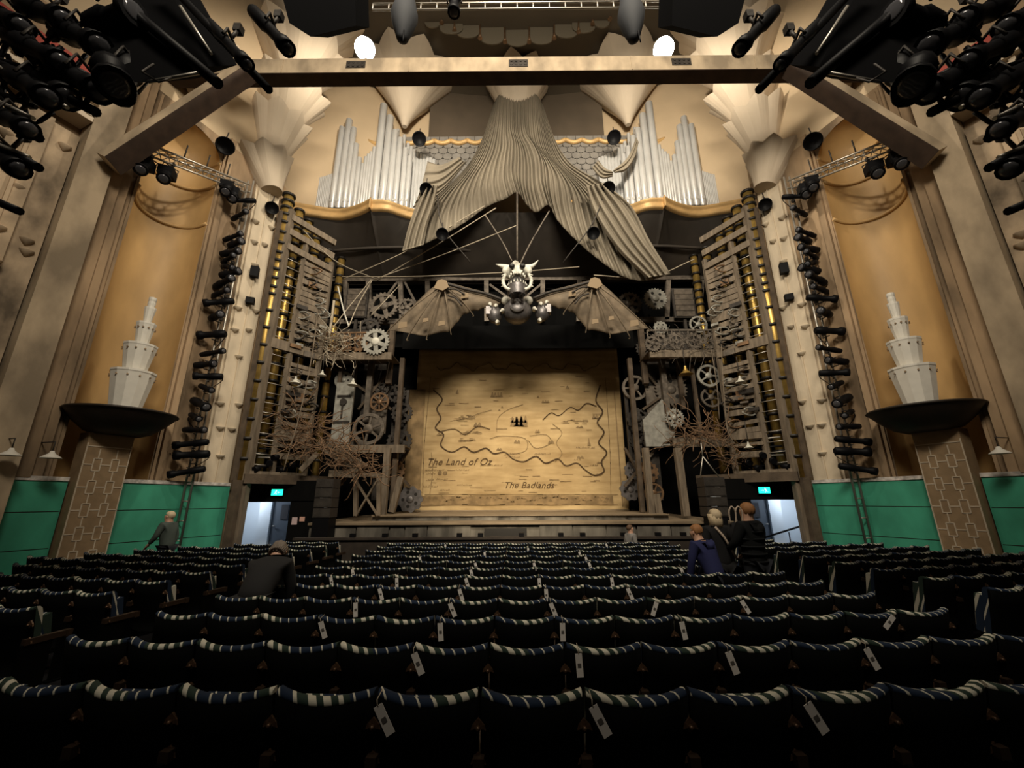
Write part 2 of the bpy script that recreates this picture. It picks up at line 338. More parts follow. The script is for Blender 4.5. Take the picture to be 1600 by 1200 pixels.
# top of the stage house: dark curved soffits from the organ ledge down to the opening
LEDGE = [(-9.45, 14.1), (-8.7, 14.35), (-7.6, 14.62), (-6.8, 14.45), (-6.1, 14.1), (-5.96, 13.95)]
LEDGE2 = [(-5.94, 14.1), (-5.3, 14.15), (-4.7, 14.5), (-4.0, 14.75), (-3.0, 14.6), (-2.2, 14.2)]
def ledge_path(pts): return smooth_path([(x, y, 0) for x, y in pts], 6)
for sd in (-1, 1):
    s = -sd; nm = SIDE[sd]
    m = MB(s)
    for pts in (LEDGE, LEDGE2):
        P_ = ledge_path(pts); n = len(P_) - 1
        prof = [(0.12, 13.28), (-0.02, 13.30), (-0.06, 13.42), (0.0, 13.52), (-0.04, 13.60), (-0.10, 13.66), (-0.10, 13.72), (0.0, 13.75), (0.9, 13.75)]
        m.grid(lambda u, v: Vector((P_[round(u * n)].x, P_[round(u * n)].y + polyat(prof, v)[0], polyat(prof, v)[1])), n, len(prof) - 1)
        b0 = P_[-1]; m.box((b0.x, b0.y + 0.3, 13.5), (0.05, 0.7, 0.48))
    struct('trim_11' if sd < 0 else 'trim_12', m, M['goldlip'])
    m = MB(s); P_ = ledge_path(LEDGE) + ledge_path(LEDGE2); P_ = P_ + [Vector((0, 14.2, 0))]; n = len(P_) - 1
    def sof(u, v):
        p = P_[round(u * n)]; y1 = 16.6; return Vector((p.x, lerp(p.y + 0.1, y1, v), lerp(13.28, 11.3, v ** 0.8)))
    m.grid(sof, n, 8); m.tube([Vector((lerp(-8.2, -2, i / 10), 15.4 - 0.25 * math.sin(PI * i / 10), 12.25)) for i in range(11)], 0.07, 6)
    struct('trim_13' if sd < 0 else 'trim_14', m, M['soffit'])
m = MB(); m.box((0, 17.0, 12.4), (18.6, 0.2, 2.4)); m.box((0, 17.1, 9.9), (18.6, 0.1, 2.9)); m.box((0, 15.6, 8.31), (9.4, 0.06, 1.0)); m.box((0, 16.35, 8.80), (9.4, 1.5, 0.04)); struct('wall_header_and_light_block', m, M['black'])  # last box: unseen flat board added to block light above the map
# screen of grey fish-scale tiles behind the pipes with a gilded scalloped cornice
for sd in (-1, 1):
    s = -sd; m = MB(s); m.box((-4.3, 15.72, 15.9), (5.0, 0.12, 4.7))
    for r in range(14):
        for c in range(12):
            x = -6.6 + c * 0.42 + (0.21 if r % 2 else 0); z = 14.0 + r * 0.33
            m.prism([(-.2, .3), (-.2, .08), (-.1, -.06), (.1, -.06), (.2, .08), (.2, .3)], (x, 15.62, z), (1, 0, 0), (0, 0, 1), 0.045)
    struct('wall_screen_' + SIDE[sd], m, mat('grey_scale_tile_' + SIDE[sd], (0.20, 0.185, 0.165), 0.7, var=0.15, scale=3))
    m = MB(s)
    for k in range(7):
        x0 = -7.0 + k * 0.78
        m.tube([Vector((x0 + 0.78 * i / 8, 15.52, 18.30 - 0.16 * math.sin(PI * i / 8))) for i in range(9)], 0.10, 8)
    struct('trim_15' if sd < 0 else 'trim_16', m, M['goldlip'])
m = MB(); m.box((0, -2.75, 6.3), (30, 6.0, 0.5)); struct('ceiling_circle', m, M['ceil'])   # underside of the circle over the back stalls
# stacked fluted plaster fans
def fan_cup(m, p, q, r0, r1, flutes=9, a0=0.0, a1=2 * PI, depth=0.15):   # from the narrow foot p to the scalloped rim centre q
    p, q = Vector(p), Vector(q); ax = (q - p); L_ = ax.length; ax.normalize(); a = ax.cross(Vector((0, 1, 0.05))).normalized(); b = ax.cross(a); n = flutes * 6
    def f(u, v):
        t = a0 + (a1 - a0) * u; ph = (t * flutes / (2 * PI)) % 1.0; ridge = 1 - depth * v * (1 - abs(2 * ph - 1)); R = lerp(r0, r1, v ** 1.25) * ridge
        return p + ax * (L_ * v * (1.0 + 0.10 * v * (abs(2 * ph - 1) - 0.5))) + (a * math.cos(t) + b * math.sin(t)) * R
    m.grid(f, n, 8, smooth=False)
    m.grid(lambda u, v: f(u, 0.0).lerp(p, v * 0.98), n, 1, smooth=False)
    m.grid(lambda u, v: f(u, 1.0).lerp(q - ax * 0.25, v * 0.98), n, 2, smooth=False)
for sd in (-1, 1):
    s = -sd; m = MB(s)
    tiers = [((424, 300), (412, 250), 12.25, 0.36, 1.02), ((420, 262), (436, 188), 12.3, 0.38, 1.15), ((440, 205), (456, 142), 12.2, 0.42, 1.4), ((458, 150), (468, 80), 12.1, 0.5, 1.8), ((470, 92), (480, 20), 12.0, 0.6, 2.2)]
    for (p, q, Y, r0, r1) in tiers: fan_cup(m, at(*p, Y), at(*q, Y - 0.15), r0, r1)
    struct('trim_17' if sd < 0 else 'trim_18', m, M['fan'])
    m = MB(s); fan_cup(m, at(632, 198, 15.2), at(640, 118, 14.9), 0.12, 2.2, 9); struct('trim_19' if sd < 0 else 'trim_20', m, M['fan'])
    # faint fan on the cream ceiling over the niche
    m = MB(s); fan_cup(m, W(3.0, 13.7, 0.25), W(3.2, 15.3, 0.5), 0.25, 1.3, 9); struct('trim_21' if sd < 0 else 'trim_22', m, M['fan'])
m = MB(); fan_cup(m, at(808, 215, 15.6), at(808, 128, 15.2), 0.12, 1.7, 9); struct('trim_23', m, M['fan'])

# stage: apron, raised deck, patched front skirt, pit rail
m = MB()
m.add([(-6.3, 12.8, 1.27), (6.3, 12.8, 1.27), (6.3, 18.4, 1.33), (-6.3, 18.4, 1.33)], [(0, 1, 2, 3)])
m.add([(-4.7, 13.6, 1.45), (4.7, 13.6, 1.45), (4.9, 18.4, 1.468), (-4.9, 18.4, 1.468)], [(0, 1, 2, 3)])
for (y0, z0, h) in ((12.8, 1.27, 0.07), (13.6, 1.45, 0.035)): m.box((0, y0 + 0.03, z0 - h / 2), (12.6 if y0 < 13 else 9.4, 0.14, h))
struct('floor_stage', m, M['stage'])
m = MB()
rnd = random.Random(3)
x = -6.3
while x < 6.0:
    if abs(x + .4) < 4.2: m.box((x + 0.4, 13.66, 1.35), (0.86 + .1 * math.sin(x * 9), 0.05 + .02 * math.sin(x * 7), 0.14))
    wd = rnd.uniform(0.45, 1.3)
    if not (-1.1 < x + wd / 2 < 0.2): m.box((x + wd / 2, 12.86 + rnd.uniform(0, .03), 0.6), (wd - 0.04, 0.05, 1.16))
    x += wd
m.box((0, 12.95, 0.6), (12.6, 0.06, 1.16)); m.box((0, 13.69, 1.34), (9.4, 0.04, 0.2));  m.box((-6.28, 15.6, 0.6), (0.06, 5.4, 1.2)); m.box((6.28, 15.6, 0.6), (0.06, 5.4, 1.2)); struct('wall_stage_front', m, M['skirt'])
m = MB(); m.box((0, 11.9, 0.44), (12.4, 0.10, 0.88)); m.box((0, 11.9, 0.90), (12.4, 0.22, 0.06)); struct('wall_pit', m, M['pit'])

# side exits beside the stage, with a lit corridor behind each
for sd in (-1, 1):
    s = -sd; nm = SIDE[sd]; m = MB(s)
    m.box((-7.9, 13.6, 2.20), (2.9, 0.16, 0.66)); m.box((-6.8, 13.6, 0.95), (1.0, 0.16, 1.9)); m.box((-9.2, 13.6, 0.95), (0.2, 0.16, 1.9))
    struct('wall_exit_' + nm, m, M['black'])
    m = MB(s)
    m.box((-9.1, 15.8, 1.15), (4.0, 0.1, 2.3)); m.box((-10.9, 14.75, 1.15), (0.1, 2.1, 2.3)); m.box((-7.3, 14.75, 1.15), (0.1, 2.1, 2.3)); m.box((-9.1, 14.75, 2.30), (3.6, 2.1, 0.08)); m.box((-9.02, 15.4, 1.13), (0.42, 0.5, 2.26))
    struct('wall_corridor_' + nm, m, M['corr'])
    t = bpy.data.objects.new('door_1' if sd < 0 else 'door_2', None); COL.objects.link(t); t.location = (-8.46 * s, 15.3, 0); t['kind'] = 'structure'
    MB(s).box((-8.46, 15.3, 1.0), (0.66, 0.05, 2.0), rz=0.12).build('door_leaf', M['corrdk'], t)
    MB(s).box((-8.38, 15.26, 1.52), (0.24, 0.03, 0.5), rz=0.12).build('door_pane', M['lens'], t)
    m = MB(s); m.tube([(-8.70, 15.22, 1.05), (-8.70, 15.17, 1.05), (-8.60, 15.18, 1.05)], 0.018, 6); m.build('door_handle', M['steel'], t)

# ------------------------------------------------------------------ theatre seats
def moquette():
    m = bpy.data.materials.new('striped_moquette'); m.use_nodes = True; nt = m.node_tree; N = nt.nodes; L = nt.links; b = N['Principled BSDF']
    b.inputs['Roughness'].default_value = 0.9; b.inputs['Specular IOR Level'].default_value = 0.15
    tc = N.new('ShaderNodeTexCoord'); oi = N.new('ShaderNodeObjectInfo'); sx = N.new('ShaderNodeSeparateXYZ'); L.new(tc.outputs['Object'], sx.inputs[0])
    def mth(op, a, c, **k):
        n = N.new('ShaderNodeMath'); n.operation = op
        for i, v in enumerate((a, c)):
            if v is None: continue
            if isinstance(v, (int, float)): n.inputs[i].default_value = v
            else: L.new(v, n.inputs[i])
        return n.outputs[0]
    yz = mth('ADD', mth('MULTIPLY', sx.outputs['Y'], 0.55), mth('MULTIPLY', sx.outputs['Z'], 0.25))
    t = mth('ADD', mth('ADD', sx.outputs['X'], yz), mth('MULTIPLY', oi.outputs['Random'], 7.3))
    fr = mth('FRACT', mth('MULTIPLY', t, 13.5), None)                     # one stripe every 7.4 cm
    slow = mth('SINE', mth('MULTIPLY', t, 10.5), None)                   # stripes swell and thin out along the seat
    wid = mth('ADD', 0.14, mth('MULTIPLY', mth('MAXIMUM', slow, 0.0), 0.42))
    st = mth('LESS_THAN', fr, wid)
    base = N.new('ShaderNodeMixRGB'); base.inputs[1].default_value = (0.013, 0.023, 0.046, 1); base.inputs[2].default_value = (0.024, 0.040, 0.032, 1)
    L.new(mth('GREATER_THAN', slow, 0.1), base.inputs[0])
    mx = N.new('ShaderNodeMixRGB'); mx.inputs[2].default_value = (0.52, 0.50, 0.42, 1); L.new(st, mx.inputs[0]); L.new(base.outputs[0], mx.inputs[1]); L.new(mx.outputs[0], b.inputs['Base Color'])
    return m
M['moq'] = moquette()
SW = 0.245
def seat_back_y(x, z): return -0.17 + 0.068 * (x / SW) ** 2 + 0.16 * (0.88 - z)
def topz(x): return 0.868 + 0.021 * (x / SW) ** 2
def make_seat(first=False):
    t = thing('theatre_seat', (0, 0, 0), '', 'seat')
    m = MB(); m.sheet(lambda u, v: Vector((lerp(-SW, SW, u), seat_back_y(lerp(-SW, SW, u), lerp(0.30, topz(lerp(-SW, SW, u)) - 0.02, v)) - 0.012, lerp(0.30, topz(lerp(-SW, SW, u)) - 0.02, v))), 12, 4, 0.022)
    m.build('backrest', M['seatblack'], t)
    sec = [(0.0, -0.036), (-0.012, -0.022), (-0.008, -0.005), (0.016, 0.006), (0.045, 0.002), (0.064, -0.018), (0.070, -0.06), (0.070, -0.50), (0.03, -0.52), (0.012, -0.50)]
    def pf(u, v):
        x = lerp(-SW + 0.004, SW - 0.004, u); e = sec[round(v * len(sec)) % len(sec)]; z = topz(x) + e[1]
        return Vector((x, seat_back_y(x, z) + e[0], z))
    m = MB(); m.grid(pf, 14, len(sec))
    for u in (0, 1): m.add([pf(u, k / len(sec)) for k in range(len(sec))], [tuple(range(len(sec)))])
    m.build('upholstered_pad', M['moq'], t)
    m = MB(); m.box((0, 0.06, 0.60), (0.43, 0.085, 0.40), M=Matrix.Rotation(0.18, 3, 'X')); m.box((0, 0.105, 0.60), (0.40, 0.02, 0.37), M=Matrix.Rotation(0.18, 3, 'X')); m.build('tip_up_cushion', M['moq'], t)
    m = MB(); m.box((0.25, 0.06, 0.60), (0.05, 0.36, 0.05)); m.box((0.25, 0.215, 0.595), (0.06, 0.05, 0.06)); m.build('armrest', M['arm'], t)
    m = MB(); m.box((0.25, -0.02, 0.29), (0.03, 0.24, 0.58)); m.box((0.25, 0.0, 0.012), (0.07, 0.34, 0.024)); m.build('standard', M['seatblack'], t)
    for zz in (0.73, 0.585):
        m = MB(); m.prism([(-.038, 0), (-.03, .022), (0, .05), (.03, .022), (.038, 0), (.014, .006), (0, -.014), (-.014, .006)], (0.245, seat_back_y(SW, zz) - 0.03, zz), (1, 0, 0), (0, 0, 1), -0.012)
        m.lathe([(0.010, 0), (0.010, 0.016), (0.004, 0.02)], (0.245, seat_back_y(SW, zz) - 0.03, zz + 0.012), (0, -1, 0), 8); m.build('bracket', M['plate'], t)
    return t
seat0 = make_seat(); used = [False]
def place_seat(x, yk, label, group, end_arm=False):
    if used[0]: t = copy_tree(seat0)
    else: t = seat0; used[0] = True
    y = yk + row_y(x); t.location = (x, y, floor_z(x, y)); t.rotation_euler = (0, 0, math.atan2(x, 28.0))
    t['label'] = label; t['category'] = 'seat'; t['group'] = group
    return t
ROWY = [2.24 + 0.76 * k for k in range(12)]
SX0 = -3.11
for k, yk in enumerate(ROWY):
    y0 = yk + 0.17                        # the measured line is the top edge of the backs
    for i in range(14):
        place_seat(SX0 + 0.5 * i, y0, f'dark striped-top seat {ORD[i + 1]} from left aisle, centre block, {ORD[k + 1]} row from the camera', 'tip-up seats in the centre block of the stalls')
NSIDE = {3: 2, 4: 4, 5: 6, 6: 8, 7: 10, 8: 9, 9: 8, 10: 7, 11: 5, 12: 3}
for k, n in NSIDE.items():
    for i in range(n):
        place_seat(-4.88 - 0.5 * i, ROWY[k - 1] + 0.17, f'dark striped-top seat {ORD[i + 1]} from the aisle, left side block, {ORD[k]} row from the camera', 'tip-up seats in the left side block')
        place_seat(5.32 + 0.5 * i, ROWY[k - 1] + 0.17, f'dark striped-top seat {ORD[i + 1]} from the aisle, right side block, {ORD[k]} row from the camera', 'tip-up seats in the right side block')

# paper tags hanging off the seat backs
TAGS = [(1, 588, 0.55), (1, 925, 0.5), (1, 1265, 0.5), (2, 645, 0.45), (2, 904, 0.05), (2, 1141, 0.3), (2, 1370, 0.4), (3, 687, 0.1), (3, 879, 0.0), (3, 1067, 0.15), (3, 1427, -0.8), (3, 495, 0.4),
        (4, 702, 0.45), (4, 860, 0.4), (4, 1028, -0.4), (4, 1165, 0.5), (4, 552, 0.1), (5, 590, 0.35), (5, 717, 0.35), (5, 853, 0.05), (5, 981, 0.4), (6, 510, 0.3), (6, 618, 0.1), (6, 727, 0.35), (6, 842, 0.1), (6, 956, 0.1), (7, 545, 0.3), (7, 735, 0.3), (7, 1068, 0.3), (8, 742, 0.3), (8, 834, 0.2), (8, 920, 0.35), (9, 654, 0.3), (9, 915, 0.3), (10, 757, 0.1), (10, 905, 0.3), (11, 825, 0.1), (12, 695, 0.1), (12, 948, 0.3)]
cnt = {}
for (k, px, a) in TAGS:
    yk = ROWY[k - 1] - 0.06; cnt[k] = cnt.get(k, 0) + 1
    py = {1: 1100, 2: 1028, 3: 978, 4: 944, 5: 920, 6: 903, 7: 891, 8: 879, 9: 871, 10: 864, 11: 858, 12: 852}[k]
    x = at(px, py, yk).x; y = yk + row_y(x); z0 = floor_z(x, y) + 0.875
    t = thing('paper_tag', (x, y, z0 - 0.16), f'white paper tag {ORD[cnt[k]]} from left, hanging off seat backs, {ORD[k]} row from the camera', 'tag', 'paper tags hanging off the seat backs')
    R = Matrix.Rotation(-a, 3, 'Y'); 
    m = MB(); c = Vector((x, y, z0)) + R @ Vector((0, 0, -0.072)); m.box(c, (0.042, 0.002, 0.130), M=R); m.build('card', M['paper'], t)
    m = MB(); m.box(c + R @ Vector((0, -0.002, 0.0)), (0.022, 0.001, 0.022), M=R); m.build('printed_mark', M['ink'], t)
    m = MB(); m.tube([Vector((x, y + 0.07, z0 + 0.03)), Vector((x, y - 0.005, z0 + 0.02)), Vector((x, y, z0)), c + R @ Vector((0, 0, 0.06))], 0.0025, 5); m.build('string', M['rope'], t)

# ------------------------------------------------------------------ timber portal frame: beam, posts, braces
t = thing('timber_portal', (0, 9.15, 0), 'huge weathered timber portal of beam, posts and braces spanning the house', 'portal')
bz0, bz1 = 13.88, 14.42
m = MB(); m.box((0, 9.17, (bz0 + bz1) / 2), (22.4, 0.42, bz1 - bz0))
for x in (-6.9, 6.9, -9.3, 9.3, -3.2, 3.3): m.box((x, 8.955, (bz0 + bz1) / 2), (0.03, 0.02, bz1 - bz0 - 0.02))
m.build('beam', M['portal'], t)
m = MB(); m.box((0, 9.17, bz0 - .012), (22.3, 0.42, .022)); m.build('underside_shade_board', M['under'], t)  # thin board added to give the beam a shaded underside
for j, bx in enumerate((-4.75, 0.0, 4.75)):
    m = MB(); m.box((bx, 8.95, 14.16), (0.56, 0.02, 0.26))
    for r in range(2):
        for c in range(4): m.lathe([(0.035, 0), (0.035, 0.02)], (bx - 0.2 + c * 0.135, 8.94, 14.10 + r * 0.12), (0, -1, 0), 8)
    m.build('bolt_plate', M['irondk'], t)
for sd in (-1, 1):
    s = -sd; m = MB(s)
    P8 = [W(4.5, 0, 0.03), W(5.08, 0, 0.03), W(5.08, 0, 0.5), W(4.5, 0, 0.5)]
    m.add(P8 + [p + Vector((0, 0, 13.9)) for p in P8], [(0, 3, 2, 1), (4, 5, 6, 7), (0, 1, 5, 4), (1, 2, 6, 5), (2, 3, 7, 6), (3, 0, 4, 7)])
    m.build('post', M['portal'], t)
    m = MB(s); p = at(170, 256, 8.12); q = at(384, 114, 8.95); m.bar(p, q + (q - p) * 0.02, 0.26, 0.5, up=(0, -1, 0)); m.build('brace', M['portal'], t)
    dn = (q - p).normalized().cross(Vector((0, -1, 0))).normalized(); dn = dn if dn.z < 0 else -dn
    m = MB(s); m.bar(p + dn * .14, q + (q - p) * 0.02 + dn * .14, 0.02, 0.5, up=(0, -1, 0)); m.build('underside_shade_board', M['under'], t)  # added board, brace's underside shade in its colour
    m = MB(s); m.tube([at(190, 215, 8.6), at(196, 209, 8.55)], 0.08, 8); m.build('bolt', M['irondk'], t)
# the two blazing flood lamps behind the beam
for sd in (-1, 1):
    X = 4.0 * sd; c = at(570 if sd < 0 else 1037, 76, 9.75)
    t = thing('flood_lamp', c, f'blazing white flood lamp above the beam, the {SIDE[sd]}hand of the two', 'lamp', 'blazing flood lamps above the beam')
    d = (CAM - c).normalized()
    m = MB(); m.lathe([(0.20, 0.3), (0.24, 0.28), (0.30, 0.05), (0.33, 0.0)], c, -d, 20); m.build('housing', M['fixture'], t)
    m = MB(); m.lathe([(0.315, 0.0), (0.25, -0.05), (0.12, -0.08), (0.0, -0.09)], c, -d, 20); m.build('lens', M['hot'], t)
    m = MB(); m.bar(c + Vector((0, 0.25, 0)), Vector((c.x, 9.3, 14.3)), 0.06, 0.06); m.build('bracket', M['fixture'], t)

# ------------------------------------------------------------------ organ pipes
PIPES = [(535, 200, .27), (546, 188, .29), (553, 201, .27), (557, 226, .25), (562, 247, .20), (567, 256, .14), (572, 246, .16), (576, 242, .16), (580, 238, .14), (585, 231, .16), (590, 226, .17), (600, 165, .34), (610, 183, .32), (618, 205, .28), (626, 217, .26), (634, 233, .24), (641, 245, .22)]
BACK = [(632, 212, .17), (638, 225, .17), (643, 230, .17), (648, 235, .17), (653, 239, .17), (658, 242, .17), (663, 243, .17), (668, 246, .17), (673, 248, .17), (678, 250, .17), (622, 203, .17), (594, 222, .15)]
def organ_pipe(sdm, x, y, z0, z1, r, parent):
    m = MB(sdm); m.lathe([(r * 0.25, z0), (r, z0 + 0.35), (r, z1), (r * 0.92, z1 + 0.01), (r * 0.85, z1 - 0.15)], (x, y, 0), n=12, cap=False)
    if r > 0.09: m.box((x, y - r * 0.97, z0 + 0.55), (r * 0.9, 0.03, 0.12))
    m.build('pipe', M['pipe'], parent)
for sd in (-1, 1):
    s = -sd; t = thing('organ_pipe_rank', (sd * 6.2, 14.9, 13.75), f'tall rank of silver organ pipes on the {SIDE[sd]} gilded ledge', 'organ', 'organ pipe ranks either side of the drape')
    for (px, py, wd) in PIPES:
        p = at(px, py, 14.85); organ_pipe(s, p.x, 14.85, 13.76, p.z, wd / 2, t)
    for (px, py, wd) in BACK:
        p = at(px, py, 15.25); organ_pipe(s, p.x, 15.25, 13.76, p.z, wd / 2, t)
    for k in range(24):
        px = lerp(462, 521, k / 23); py = lerp(285, 271, (k / 23) ** 1.6); p = at(px, py, 14.9); organ_pipe(s, p.x, 14.9, 13.76, p.z, 0.034, t)
    m = MB(s); m.box((-6.9, 15.0, 13.86), (4.6, 0.5, 0.2)); m.build('wind_chest', M['soffit'], t); m = MB(s); m.box((-6.6, 15.42, 14.9), (5.0, 0.06, 2.3)); m.build('back_board', M['soffit'], t)

# ------------------------------------------------------------------ stage: painted map curtain
def map_mat():
    m = bpy.data.materials.new('aged_map_canvas'); m.use_nodes = True; nt = m.node_tree; N = nt.nodes; L = nt.links; b = N['Principled BSDF']; b.inputs['Roughness'].default_value = 0.85; b.inputs['Specular IOR Level'].default_value = 0.1
    tc = N.new('ShaderNodeTexCoord'); n = N.new('ShaderNodeTexNoise'); n.inputs['Scale'].default_value = 0.75; n.inputs['Detail'].default_value = 8; L.new(tc.outputs['Object'], n.inputs['Vector'])
    mp = N.new('ShaderNodeMapping'); mp.inputs['Scale'].default_value = (0.5, 1, 2.6); L.new(tc.outputs['Object'], mp.inputs[0])
    n2 = N.new('ShaderNodeTexNoise'); n2.inputs['Scale'].default_value = 1.6; n2.inputs['Detail'].default_value = 9; L.new(mp.outputs[0], n2.inputs['Vector'])
    r = N.new('ShaderNodeValToRGB'); r.color_ramp.elements[0].position = 0.3; r.color_ramp.elements[1].position = 0.62
    r.color_ramp.elements[0].color = (0.25, 0.165, 0.075, 1); r.color_ramp.elements[1].color = (0.50, 0.365, 0.19, 1)
    mx = N.new('ShaderNodeMixRGB'); mx.inputs[0].default_value = 0.5; L.new(n.outputs['Fac'], mx.inputs[1]); L.new(n2.outputs['Fac'], mx.inputs[2]); L.new(mx.outputs[0], r.inputs[0]); L.new(r.outputs[0], b.inputs['Base Color'])
    return m
M['map'] = map_mat()
M['mapink'] = mat('brown_map_ink', (0.085, 0.050, 0.022), 0.9, var=0.35, scale=6)
M['mapmid'] = mat('faded_map_wash', (0.23, 0.155, 0.075), 0.9, var=0.35, scale=5)
MY = 17.2
t = thing('map_curtain', (0, MY, 1.47), 'large parchment coloured show curtain painted with an old map, centre stage', 'curtain')
MX0, MX1, MZ0, MZ1 = -4.42, 4.42, 1.47, 8.45
m = MB(); m.sheet(lambda u, v: Vector((lerp(MX0, MX1, u), MY + 0.02 * math.sin(u * 22 + v * 2), lerp(MZ0, MZ1, v))), 60, 30, 0.02); m.build('cloth', M['map'], t)
def mp(px, py): p = at(px, py, MY - 0.035); return Vector((p.x, MY - 0.035, p.z))
def z6(x, y): return mp(640 + x / 4.706, 560 + y / 4.706)     # positions read off the photo's curtain
def line(m, pts, w):
    P_ = smooth_path([z6(*p) for p in pts], 5)
    for a, b_ in zip(P_, P_[1:]): m.bar(a, b_ + (b_ - a) * 0.15, w, 0.006, up=(0, 1, 0))
def flat(m, w_, poly):
    pass
m = MB()
r7 = random.Random(11)
coast = [(175, 230), (240, 300), (200, 370), (230, 440), (190, 510), (250, 560), (230, 640), (310, 690), (400, 650), (470, 690), (560, 660), (620, 700), (700, 690), (760, 740), (840, 760), (930, 720), (1000, 770), (1090, 740), (1150, 790), (1230, 770), (1290, 820), (1360, 860), (1430, 830), (1410, 760), (1450, 690), (1390, 620), (1430, 540), (1380, 470), (1420, 390), (1370, 310), (1400, 200)]
line(m, coast, 0.055)
line(m, [(1375, 350), (1300, 330), (1240, 380), (1180, 360), (1100, 420), (1040, 400), (980, 450)], 0.035)
line(m, [(215, 540), (330, 520), (410, 560), (500, 500), (590, 520)], 0.035)
m.build('coastline', M['mapink'], t)
m = MB()
for (pts) in ([(300, 460), (420, 440), (520, 400), (600, 380)], [(640, 540), (650, 440), (720, 380), (830, 340)], [(590, 590), (680, 570), (850, 590), (850, 680), (700, 710)], [(880, 570), (1000, 560), (1040, 620), (930, 660), (870, 600)], [(1050, 480), (1120, 545), (1080, 620), (1120, 700), (1070, 760)], [(160, 690), (170, 820), (150, 990)], [(110, 1000), (1490, 1000)], [(110, 1075), (1490, 1075)]): line(m, pts, 0.02)
for (px0, y0) in ((95, 0), (1480, 0)):
    line(m, [(px0 + (60 if px0 < 500 else -40), 140), (px0 + (15 if px0 < 500 else -10), 600), (px0, 1000)], 0.02)
wav = [(200 + 1200 * i / 40, 62 + 24 * math.sin(i * 0.9) + 10 * math.sin(i * 2.3)) for i in range(41)]; line(m, wav, 0.035)
m.build('borders_and_rivers', M['mapmid'], t)
# hills, woods, a walled town and islands in plain ink
m = MB()
def hill(x, y, w_, h_, n=3):
    for k in range(n):
        c = z6(x + (k - (n - 1) / 2) * w_ * 0.6, y); ww = w_ / 4.706 * MY / 640 * 0.8; hh = h_ / 4.706 * MY / 640 * 0.9
        m.prism([(-ww / 2, 0), (ww / 2, 0), (ww * 0.12, hh * r7.uniform(.8, 1.1)), (-ww * .1, hh * .9)], c, (1, 0, 0), (0, 0, 1), -0.004)
for (x, y, w_, h_, n) in ((500, 500, 45, 36, 2), (225, 565, 40, 22, 2), (350, 258, 30, 36, 1), (640, 285, 36, 45, 4), (1160, 225, 40, 30, 1), (1000, 325, 30, 22, 3), (1365, 440, 34, 34, 2), (1250, 510, 40, 16, 2), (790, 625, 36, 30, 2), (660, 675, 32, 20, 2), (1040, 625, 34, 26, 2), (1320, 640, 30, 70, 1), (1255, 735, 40, 24, 2), (1400, 770, 36, 14, 2), (1390, 860, 32, 14, 2), (940, 545, 28, 26, 2), (680, 365, 24, 20, 1), (660, 385, 24, 16, 1), (945, 285, 24, 14, 1)): hill(x, y, w_, h_, n)
for k in range(6): hill(770 + (k % 3) * 34, 500 - 26 * (k // 3), 46, 60, 2)
for k in range(16): hill(712 + (k % 8) * 14, 705 + 24 * (k // 8) + r7.uniform(-6, 6), 12, 10, 1)
for x in (222, 262): m.lathe([(0.085, 0), (0.085, 0.006)], z6(x, 842), (0, -1, 0), 12)
m.build('hills_and_towns', M['mapmid'], t)
m = MB()
for k in range(60):
    x = r7.uniform(150, 1400); y = r7.choice([r7.uniform(120, 560), r7.uniform(790, 990)])
    c = z6(x, y); m.box(c, (r7.uniform(.15, .5), 0.004, r7.uniform(.012, .025)))
for k in range(90):
    c = z6(110 + k * 15.4, 1040 + r7.uniform(-20, 20)); m.prism([(-.1, 0), (.1, 0), (0, r7.uniform(.05, .12))], c, (1, 0, 0), (0, 0, 1), -0.004)
for (x0, y0, x1) in ((320, 600, 480), (400, 545, 520), (1130, 465, 1330), (330, 430, 470)):
    for k in range(14): m.box(z6(lerp(x0, x1, r7.random()), y0 + r7.uniform(-14, 14)), (r7.uniform(.1, .3), 0.004, 0.018))
m.build('shading_strokes', M['mapmid'], t)
def script_text(txt, px, py, size, parent, name='lettering', matn='mapink', dx=0.0, shear=0.35, rotx=PI / 2, loc=None):
    c = bpy.data.curves.new(name, 'FONT'); c.body = txt; c.size = size; c.extrude = 0.003; c.shear = shear; c.space_character = 1.05
    o = bpy.data.objects.new(name, c); COL.objects.link(o); bpy.context.view_layer.update()
    dg = bpy.context.evaluated_depsgraph_get(); me = bpy.data.meshes.new_from_object(o.evaluated_get(dg)); bpy.data.objects.remove(o); me.materials.clear(); me.materials.append(M[matn])
    q = bpy.data.objects.new(name, me); COL.objects.link(q); q.parent = parent; q.rotation_euler = (rotx, 0, 0)
    p = loc if loc is not None else z6(px, py); q.location = Vector(p) - parent.location; return q
script_text('The Land of Oz', 122, 785, 0.40, t); script_text('The Badlands', 690, 955, 0.36, t)
m = MB()
for (x, y, w_) in ((115, 825, 150), (330, 825, 110), (125, 850, 70), (125, 898, 60), (200, 892, 90), (100, 945, 110), (350, 935, 120), (225, 972, 80), (520, 790, 170), (920, 705, 130), (1225, 660, 150), (1210, 750, 60), (1330, 790, 60)):
    n = int(w_ / 11)
    for k in range(n): m.bar(z6(x + k * 11, y), z6(x + k * 11 + r7.uniform(3, 9), y - r7.uniform(4, 13)), 0.022, 0.004, up=(0, 1, 0))
m.build('small_lettering', M['mapmid'], t)
mband = mat('darker_map_border', (0.26, 0.175, 0.085), 0.9, var=0.35, scale=2.5)
for (x0, x1, y0, y1) in ((2, 70, 230, 1090), (1500, 1572, 230, 1090), (70, 1500, 1012, 1078)):
    a, b_ = z6(x0, y0), z6(x1, y1); m = MB(); m.box(((a.x + b_.x) / 2, MY - 0.028, (a.z + b_.z) / 2), (abs(b_.x - a.x), 0.004, abs(a.z - b_.z))); m.build('painted_border', mband, t)
